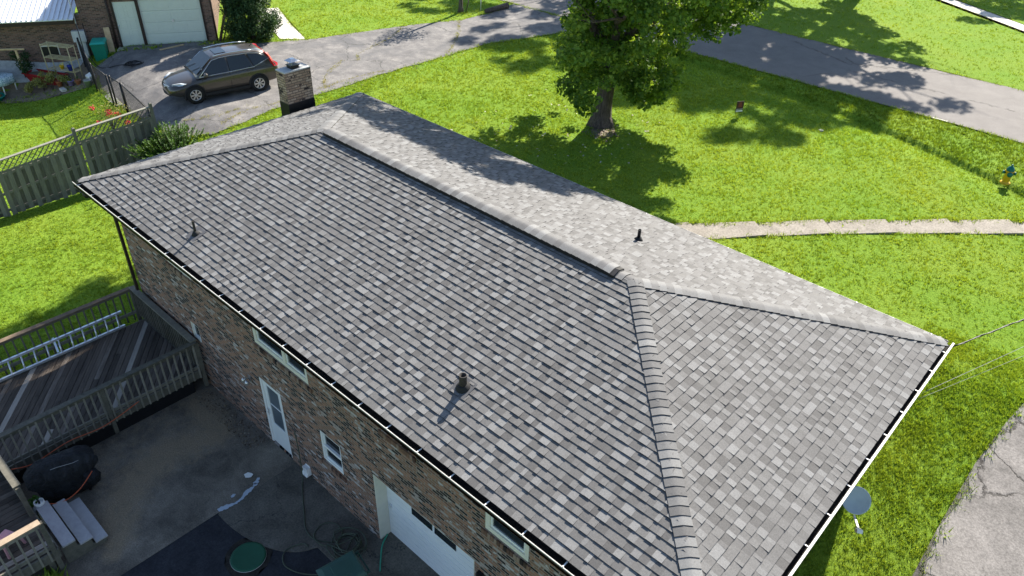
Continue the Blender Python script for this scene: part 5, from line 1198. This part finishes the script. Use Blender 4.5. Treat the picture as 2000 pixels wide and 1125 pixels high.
    for x in (1.33, -1.29):
        for s_ in (1, -1):
            if first is None:
                wt = MB(); prof = [(.20, -.09), (.30, -.10), (.335, -.085), (.34, 0), (.335, .085), (.30, .10), (.21, .095), (.2, .06)]
                M = Matrix.Rotation(R(-90), 3, 'X'); wt.lathe(prof, (0, 0, 0), 36, M=M); wheel = wt.build('wheel', TY, car)
                rm = MB(); rm.lathe([(.215, .05), (.222, .098), (.205, .1), (.195, .07), (.05, .055), (.045, .09), (0, .092)], (0, 0, 0), 36, M=M)
                for k in range(7):
                    a = 2*math.pi*k/7
                    for da in (-.1, .1): rm.beam((math.cos(a+da*.4)*.04, .088, math.sin(a+da*.4)*.04), (math.cos(a+da)*.205, .094, math.sin(a+da)*.205), .028, .02, (0, 1, 0), 0)
                rm.build('rim', RM, wheel); dk = MB(); dk.lathe([(.19, .06), (.19, .064), (0, .064)], (0, 0, 0), 28, M=M); dk.build('brake', PLA, wheel)
                wheel.location = (x, s_*.832, .34); first = wheel
            else:
                c = copy_tree(first, car); c.location = (x, s_*.832, .34)
                if s_ < 0: c.rotation_euler = (0, 0, math.pi)
            # arch
            am = MB(); pts = [(x+.40*math.cos(a), s_*.893, .34+.40*math.sin(a)) for a in np.linspace(-.35, math.pi+.35, 20)]; am.tube(pts, .03, 6)
            am.lathe([(.37, -.01), (.37, .01)], (x, s_*.896, .34), 30, M=Matrix.Rotation(R(90), 3, 'X')); am.build('wheel_arch', PLA, car)
    return car
fw_, rw_ = Vector((-9.6, 7.97)), Vector((-9.09, 10.55))
hd_ = (fw_-rw_).normalized(); left_ = Vector((-hd_.y, hd_.x))
mid_ = (fw_+rw_)/2 - left_*.86
make_car((mid_.x, mid_.y, 2.03), math.atan2(hd_.y, hd_.x))

# ================================================================== SMALL STREET THINGS
hy = empty('fire_hydrant', (16.18, 24.45, 2.0), R(20), 'yellow fire hydrant with dark green cap on the lawn at the right edge', 'fire hydrant')
M_HY = simple('hydrant_yellow', (.62, .38, .02), .45, .1); M_HG = simple('hydrant_green', (.01, .13, .10), .35, .1)
MB().lathe([(.17, 0), (.17, .04), (.11, .05), (.11, .1), (.12, .11), (.115, .44), (.15, .45), (.15, .48), (.12, .49)], n=24).build('barrel', M_HY, hy)
MB().lathe([(.135, .488), (.135, .51), (.12, .56), (.08, .62), (.04, .65), (.03, .66), (.03, .71), (0, .71)], n=24).build('bonnet', M_HG, hy)
for a, r, l in ((0, .045, .2), (math.pi, .045, .2), (-math.pi/2, .065, .21)):
    M = Matrix.Rotation(a, 3, 'Z') @ Matrix.Rotation(R(90), 3, 'Y'); MB().lathe([(r, .08), (r, l-.04), (r*1.35, l-.04), (r*1.35, l), (r*.4, l+.02), (0, l+.02)], (0, 0, .4), 16, M=M).build('outlet', M_HG, hy)
sg = empty('yard_sign', (6.49, 22.97, 2.0), R(58), 'small dark yard sign on a wire stake in the front lawn', 'sign')
MB().box(-.16, .16, -.006, .006, .2, .66).build('panel', simple('sign_dark', (.07, .035, .03), .4), sg)
b_ = MB(); b_.box(-.15, .15, -.011, -.0065, .22, .28); b_.box(-.15, .15, -.011, -.0065, .32, .335); b_.build('stripe', M_WHITE, sg)
b_ = MB(); b_.add([(-.1, -.011, .42), (.1, -.011, .42), (.06, -.011, .6), (0, -.011, .64), (-.06, -.011, .6)], [(0, 1, 2, 3, 4)]); b_.build('emblem', simple('sign_red', (.22, .06, .04), .4), sg)
MB().tube([(-.12, 0, 0), (-.12, 0, .25)], .005).build('stake', M_BLACK, sg); MB().tube([(.12, 0, 0), (.12, 0, .25)], .005).build('stake', M_BLACK, sg)
b_ = MB(); b_.tube([(-11.0, 26.1, 2.14), (-11.0, 27.0, 2.15), (-10.95, 27.8, 2.17)], [.13, .14, .17], 12); tag(b_.build('fallen_log', M_BARK), 'short cut log on the grass at the bend of the driveway', 'log')
b_ = MB(); b_.tube([(-11.6, 26.3, 2), (-11.6, 26.3, 3.0)], .02, 6); tag(b_.build('marker_stake', M_WHITE), 'thin pale stake standing behind the cut log', 'stake')
for (x, y, lb) in ((9.57, 24.09, 'flat grey meter cover in the front lawn'), (12.6, 28.72, 'small pale blue mark at the near edge of the road')):
    b_ = MB(); b_.lathe([(.1, 0), (.1, .02), (0, .025)], (x, y, Hf(x, y)+.02), 16) if x < 10 else b_.box(x-.3, x+.3, y+.1, y+.2, 2.032, 2.036)
    tag(b_.build('ground_cover' if x < 10 else 'road_mark', M_PALE), lb, 'cover' if x < 10 else 'mark')

# ================================================================== TREES
def limb(mb, rr, p, d, L, r, depth, tips, up=.15):
    pts = [Vector(p)]; rad = [r]; d = Vector(d).normalized(); k = 5
    for i in range(k):
        d = (d+Vector((rr.uniform(-.18, .18), rr.uniform(-.18, .18), rr.uniform(-.08, .2)*up*4))).normalized(); pts.append(pts[-1]+d*L/k); rad.append(r*(1-.62*(i+1)/k))
    mb.tube(pts, rad, 8 if r > .08 else 5)
    if depth == 0: tips.append(pts[-1]); tips.append(pts[-3]); return
    nchild = rr.choice([2, 3, 3])
    for c in range(nchild):
        j = rr.choice([2, 3, 4, 5]) if c else 5; q = pts[j]; ax = Vector((rr.uniform(-1, 1), rr.uniform(-1, 1), rr.uniform(-.35, .5)))
        limb(mb, rr, q, (d*.7+ax*.8), L*rr.uniform(.55, .75), rad[j]*.75, depth-1, tips, up)
    tips.append(pts[-1])
M_MAPLE = grass_mat('maple_leaf', [(.035, .09, .018), (.12, .225, .038), (.27, .39, .08)], .52)
def big_tree(name, loc, label, h, rad, seed, nleaf, leafs, base_r=.42, low=1.5, clear=0, group=None, bias=(0, 0), nclump=150, squeeze=None, mat=None, extra=(), cr=(.5, 1.0)):
    t = empty(name, loc, 0, label, 'tree', group); rr = random.Random(seed); tips = []; mb = MB()
    fork = Vector((.15, .1, h*.18+clear)); tr = [Vector((0, 0, -.3)), Vector((0, 0, .05)), Vector((.0, .0, .35)), Vector((.02, .02, .9)), fork*.6, fork]
    tr[4] = Vector((.08, .05, max(1.5, fork.z*.7))); mb.tube(tr, [base_r*1.75, base_r*1.45, base_r*1.12, base_r*.95, base_r*.88, base_r*.85], 16)
    for k in range(5):
        a = k*1.257+rr.uniform(-.3, .3); mb.tube([(math.cos(a)*base_r*.5, math.sin(a)*base_r*.5, .5), (math.cos(a)*base_r*1.2, math.sin(a)*base_r*1.2, .12), (math.cos(a)*base_r*1.7, math.sin(a)*base_r*1.7, -.1)], [base_r*.4, base_r*.28, base_r*.1], 7)
    for k in range(6):
        a = k*1.047+rr.uniform(-.3, .3); sp_ = .15 if k == 0 else rr.uniform(.45, .95)
        limb(mb, rr, fork+Vector((0, 0, rr.uniform(-.6, .3))), (math.cos(a)*sp_+bias[0]*.15, math.sin(a)*sp_+bias[1]*.15, 1), h*.36, base_r*(.55 if k else .7), 3, tips)
    mb.build('trunk', M_BARK, t)
    cs = []; rs = []; n = 0
    while n < nclump:
        z = rr.uniform(low, h*.97); f = (z-low)/(h-low); a = rr.uniform(0, 6.283)
        R0 = rad*((.42+1.25*f) if f < .38 else (.9+.1*math.sin((f-.38)*3)) if f < .68 else max(.0, .95*math.sqrt(max(0, 1-((f-.68)/.34)**2))))
        R0 *= 1+.22*math.sin(3*a+seed)+.12*math.sin(7*a+z); q = rr.uniform(.0, 1)**.5*R0; x, y = math.cos(a)*q+bias[0]*f*.6, math.sin(a)*q+bias[1]*f*.6
        if squeeze and squeeze(x, y, z): continue
        cs.append((x, y, z)); rs.append(rr.uniform(*cr)*(.8 if f < .3 else 1)); n += 1
    for (xa, xb, ya, yb, za, zb, k) in extra:
        for _ in range(k): cs.append((rr.uniform(xa, xb), rr.uniform(ya, yb), rr.uniform(za, zb))); rs.append(rr.uniform(*cr))
    leaf_cloud('crown', cs, rs, nleaf, leafs, mat or M_MAPLE, seed, t, squash=.62, aspect=.8)
    return t
def sq(x, y, z):
    s_ = x*.749+y*.663      # distance towards the right of the photo
    if z < 6.5:
        if s_ < -1.45-.03*z-.25*math.sin(z*3): return True
        if z < 2.1 and abs(s_-.2) < .75: return True
        if z < 1.5 and s_ < 1.2: return True
        if z < 2.0+.3*abs(s_) and s_ > 2.6: return True
        if s_ > 1.9+.62*z: return True
    if z+2 > 5.2+.784*(y+18.2-6.0) and x > -5: return True
    return False
big_tree('maple_tree', (3.05, 18.2, 2.0), 'large leafy tree with thick trunk in the front lawn', 14, 5.8, 5, 140000, .155, base_r=.36, low=1.1, bias=(.6, .5), nclump=620, squeeze=sq, extra=[(-8.2, -5.0, -6.5, -1, 9, 11, 120), (1.8, 3.6, 2.6, 4.6, 3.2, 5.8, 20), (1.0, 2.0, 1.2, 2.2, 1.6, 3.0, 6), (-.9, 1.3, -1.6, .2, 3.4, 6.4, 26)], cr=(.28, .75))  # first extra box: unseen leaf clumps added to shade the lawn beside the deck
GT = 'tall trees beyond the road'
big_tree('shade_tree', (1.6, 47.5, 2.0), 'tall shade tree beyond the road straight behind the maple', 19.4, 5.8, 8, 30000, .32, base_r=.5, low=4.5, clear=2, group=GT, nclump=230)
big_tree('shade_tree', (-9, 47.5, 2.0), 'tall shade tree beyond the road near the end of the driveway', 20, 5.4, 9, 28000, .32, base_r=.5, low=4.5, clear=2, group=GT, nclump=220)
big_tree('shade_tree', (-3.8, 50, 2.0), 'tallest shade tree beyond the road between the two others', 21.5, 4.8, 12, 24000, .32, base_r=.5, low=9, clear=2, group=GT, nclump=180)
big_tree('shade_tree', (-19, 47, 2.0), 'shade tree beyond the road at the far left', 17, 5, 13, 14000, .32, base_r=.5, low=4.5, clear=2, group=GT, nclump=120)
big_tree('shade_tree', (8.5, 64, 2.0), 'far shade tree past the pale walk', 12, 5, 14, 16000, .32, base_r=.4, low=3, group=GT, nclump=140)
# small tree by the driveway bend
t_ = empty('young_tree', (-12.15, 25.25, 2.0), 0, 'slim dark trunked young tree on the upper lawn', 'tree'); b_ = MB()
b_.tube([(0, 0, -.1), (0, 0, .3), (.05, .0, 1.2), (.0, .05, 3.0), (0, 0, 4.5)], [.22, .12, .1, .09, .05], 8); b_.tube([(.2, .2, 0), (.32, .3, .6), (.15, .15, 1.3)], .03, 5); b_.build('trunk', M_BARK, t_)
leaf_cloud('crown', [(0, 0, 4.4), (.6, .2, 4.0), (-.6, .1, 4.1), (.1, -.6, 4.6), (0, .6, 5)], [1, .7, .7, .8, .8], 1500, .13, M_DLEAF, 77, t_)
# evergreen bush
M_EVER = grass_mat('evergreen_leaf', [(.012, .035, .014), (.035, .08, .028), (.09, .16, .06)], .25)
eb = empty('evergreen_tree', (-15.6, 14.2, 2.0), 0, 'dense dark evergreen between the driveway and the neighboring garage', 'tree'); b_ = MB(); b_.tube([(0, 0, -.1), (0, 0, 3.6)], [.14, .04], 8); b_.build('trunk', M_BARK, eb)
rr = random.Random(31); cs = []; rs_ = []
for k in range(260):
    z = rr.uniform(.1, 4.1); R0 = 1.35*(1-max(0, z-1.0)/3.7)*(.7+.3*min(1, z/.9)); a = rr.uniform(0, 6.283); q = R0*rr.uniform(.25, 1)**.5; cs.append((q*math.cos(a), q*math.sin(a), z)); rs_.append(rr.uniform(.22, .42))
leaf_cloud('crown', cs, rs_, 42000, .12, M_EVER, 33, eb, aspect=.5)
# juniper by the fence end: spiky sprays
jn = empty('juniper_bush', (-7.55, 5.75, 1.3), 0, 'spiky green juniper bush between the fence end and the roof', 'bush'); rg = np.random.default_rng(5)
V = []; T = []; rr = random.Random(44); b_ = MB()
for k in range(240):
    a = rr.uniform(0, 6.28); r = rr.uniform(.0, 1.0)**.6; bx, by = math.cos(a)*r*.55, math.sin(a)*r*1.15; hgt = rr.uniform(.35, 1.0)*(1.15-.45*r)*(1.05 if math.sin(by*4+1) > 0 else .75); lx, ly = math.cos(a)*r*.45+rr.uniform(-.1, .1), math.sin(a)*r*.6+rr.uniform(-.1, .1)
    p0 = Vector((bx, by, 0)); p1 = Vector((bx+lx, by+ly, hgt)); b_.tube([p0, p1], [.008, .003], 4)
    for j in range(80):
        t = rr.uniform(.2, 1.05); c = p0.lerp(p1, t); aa = rr.uniform(0, 6.28); d = Vector((math.cos(aa), math.sin(aa), rr.uniform(.5, 1.3))).normalized()*rr.uniform(.05, .1); s_ = d.cross(Vector((0, 0, 1))).normalized()*.019
        V += [c-s_, c+s_, c+d]; T.append(min(1, max(0, .2+.5*t+rr.uniform(-.2, .2))))
b_.build('stem', M_BARK, jn)
fast_mesh('foliage', np.array([tuple(v) for v in V]), np.arange(len(V)).reshape(-1, 3), M_LEAF, np.array(T), parent=jn)
# bare soil and roots at the maple
litter('fallen_leaves', -1, 6, 11.5, 20, 120, .02, .05, toned('pale_dry_leaf', [(.35, .33, .25), (.5, .48, .4), (.3, .22, .12)]), 15, z=2.06, label='a few pale dry leaves fallen on the lawn below the maple')
drape('bare_soil', rough_poly([(3.1, 17.5), (3.7, 17.0), (4.1, 17.3), (4.0, 17.9), (3.6, 18.4), (3.1, 18.3)], .1, .25, 6), .02, M_SAND)
litter('soil_crumbs', 3.0, 4.3, 16.9, 18.0, 130, .02, .05, M_LITTER, 8, z=2.02, label='bits of bark and dry leaves at the foot of the maple')
# weeds at the deck corner and grass tufts by the shaded wing
edge_weeds('deck_weeds', [[(6.75, -4.4), (6.95, -4.7), (6.9, -5.4)], [(6.8, -4.5), (6.85, -5)]], 60, .16, .08, 'tuft of tall green weeds beside the deck corner post', 71, .02)
edge_weeds('gap_weeds', [[(.5, -6), (.45, -2.4), (.4, -.4)]], 25, .10, .08, 'weeds growing in the gap between deck boards and railing', 72, .02)
edge_weeds('garage_weeds', [[NW(-.1, -.55)[:2], NW(1.6, -.55)[:2]], [NW(3.6, -.5)[:2], NW(4.5, -.3)[:2]]], 50, .09, .10, 'weeds along the foot of the neighboring garage door', 73, .02)
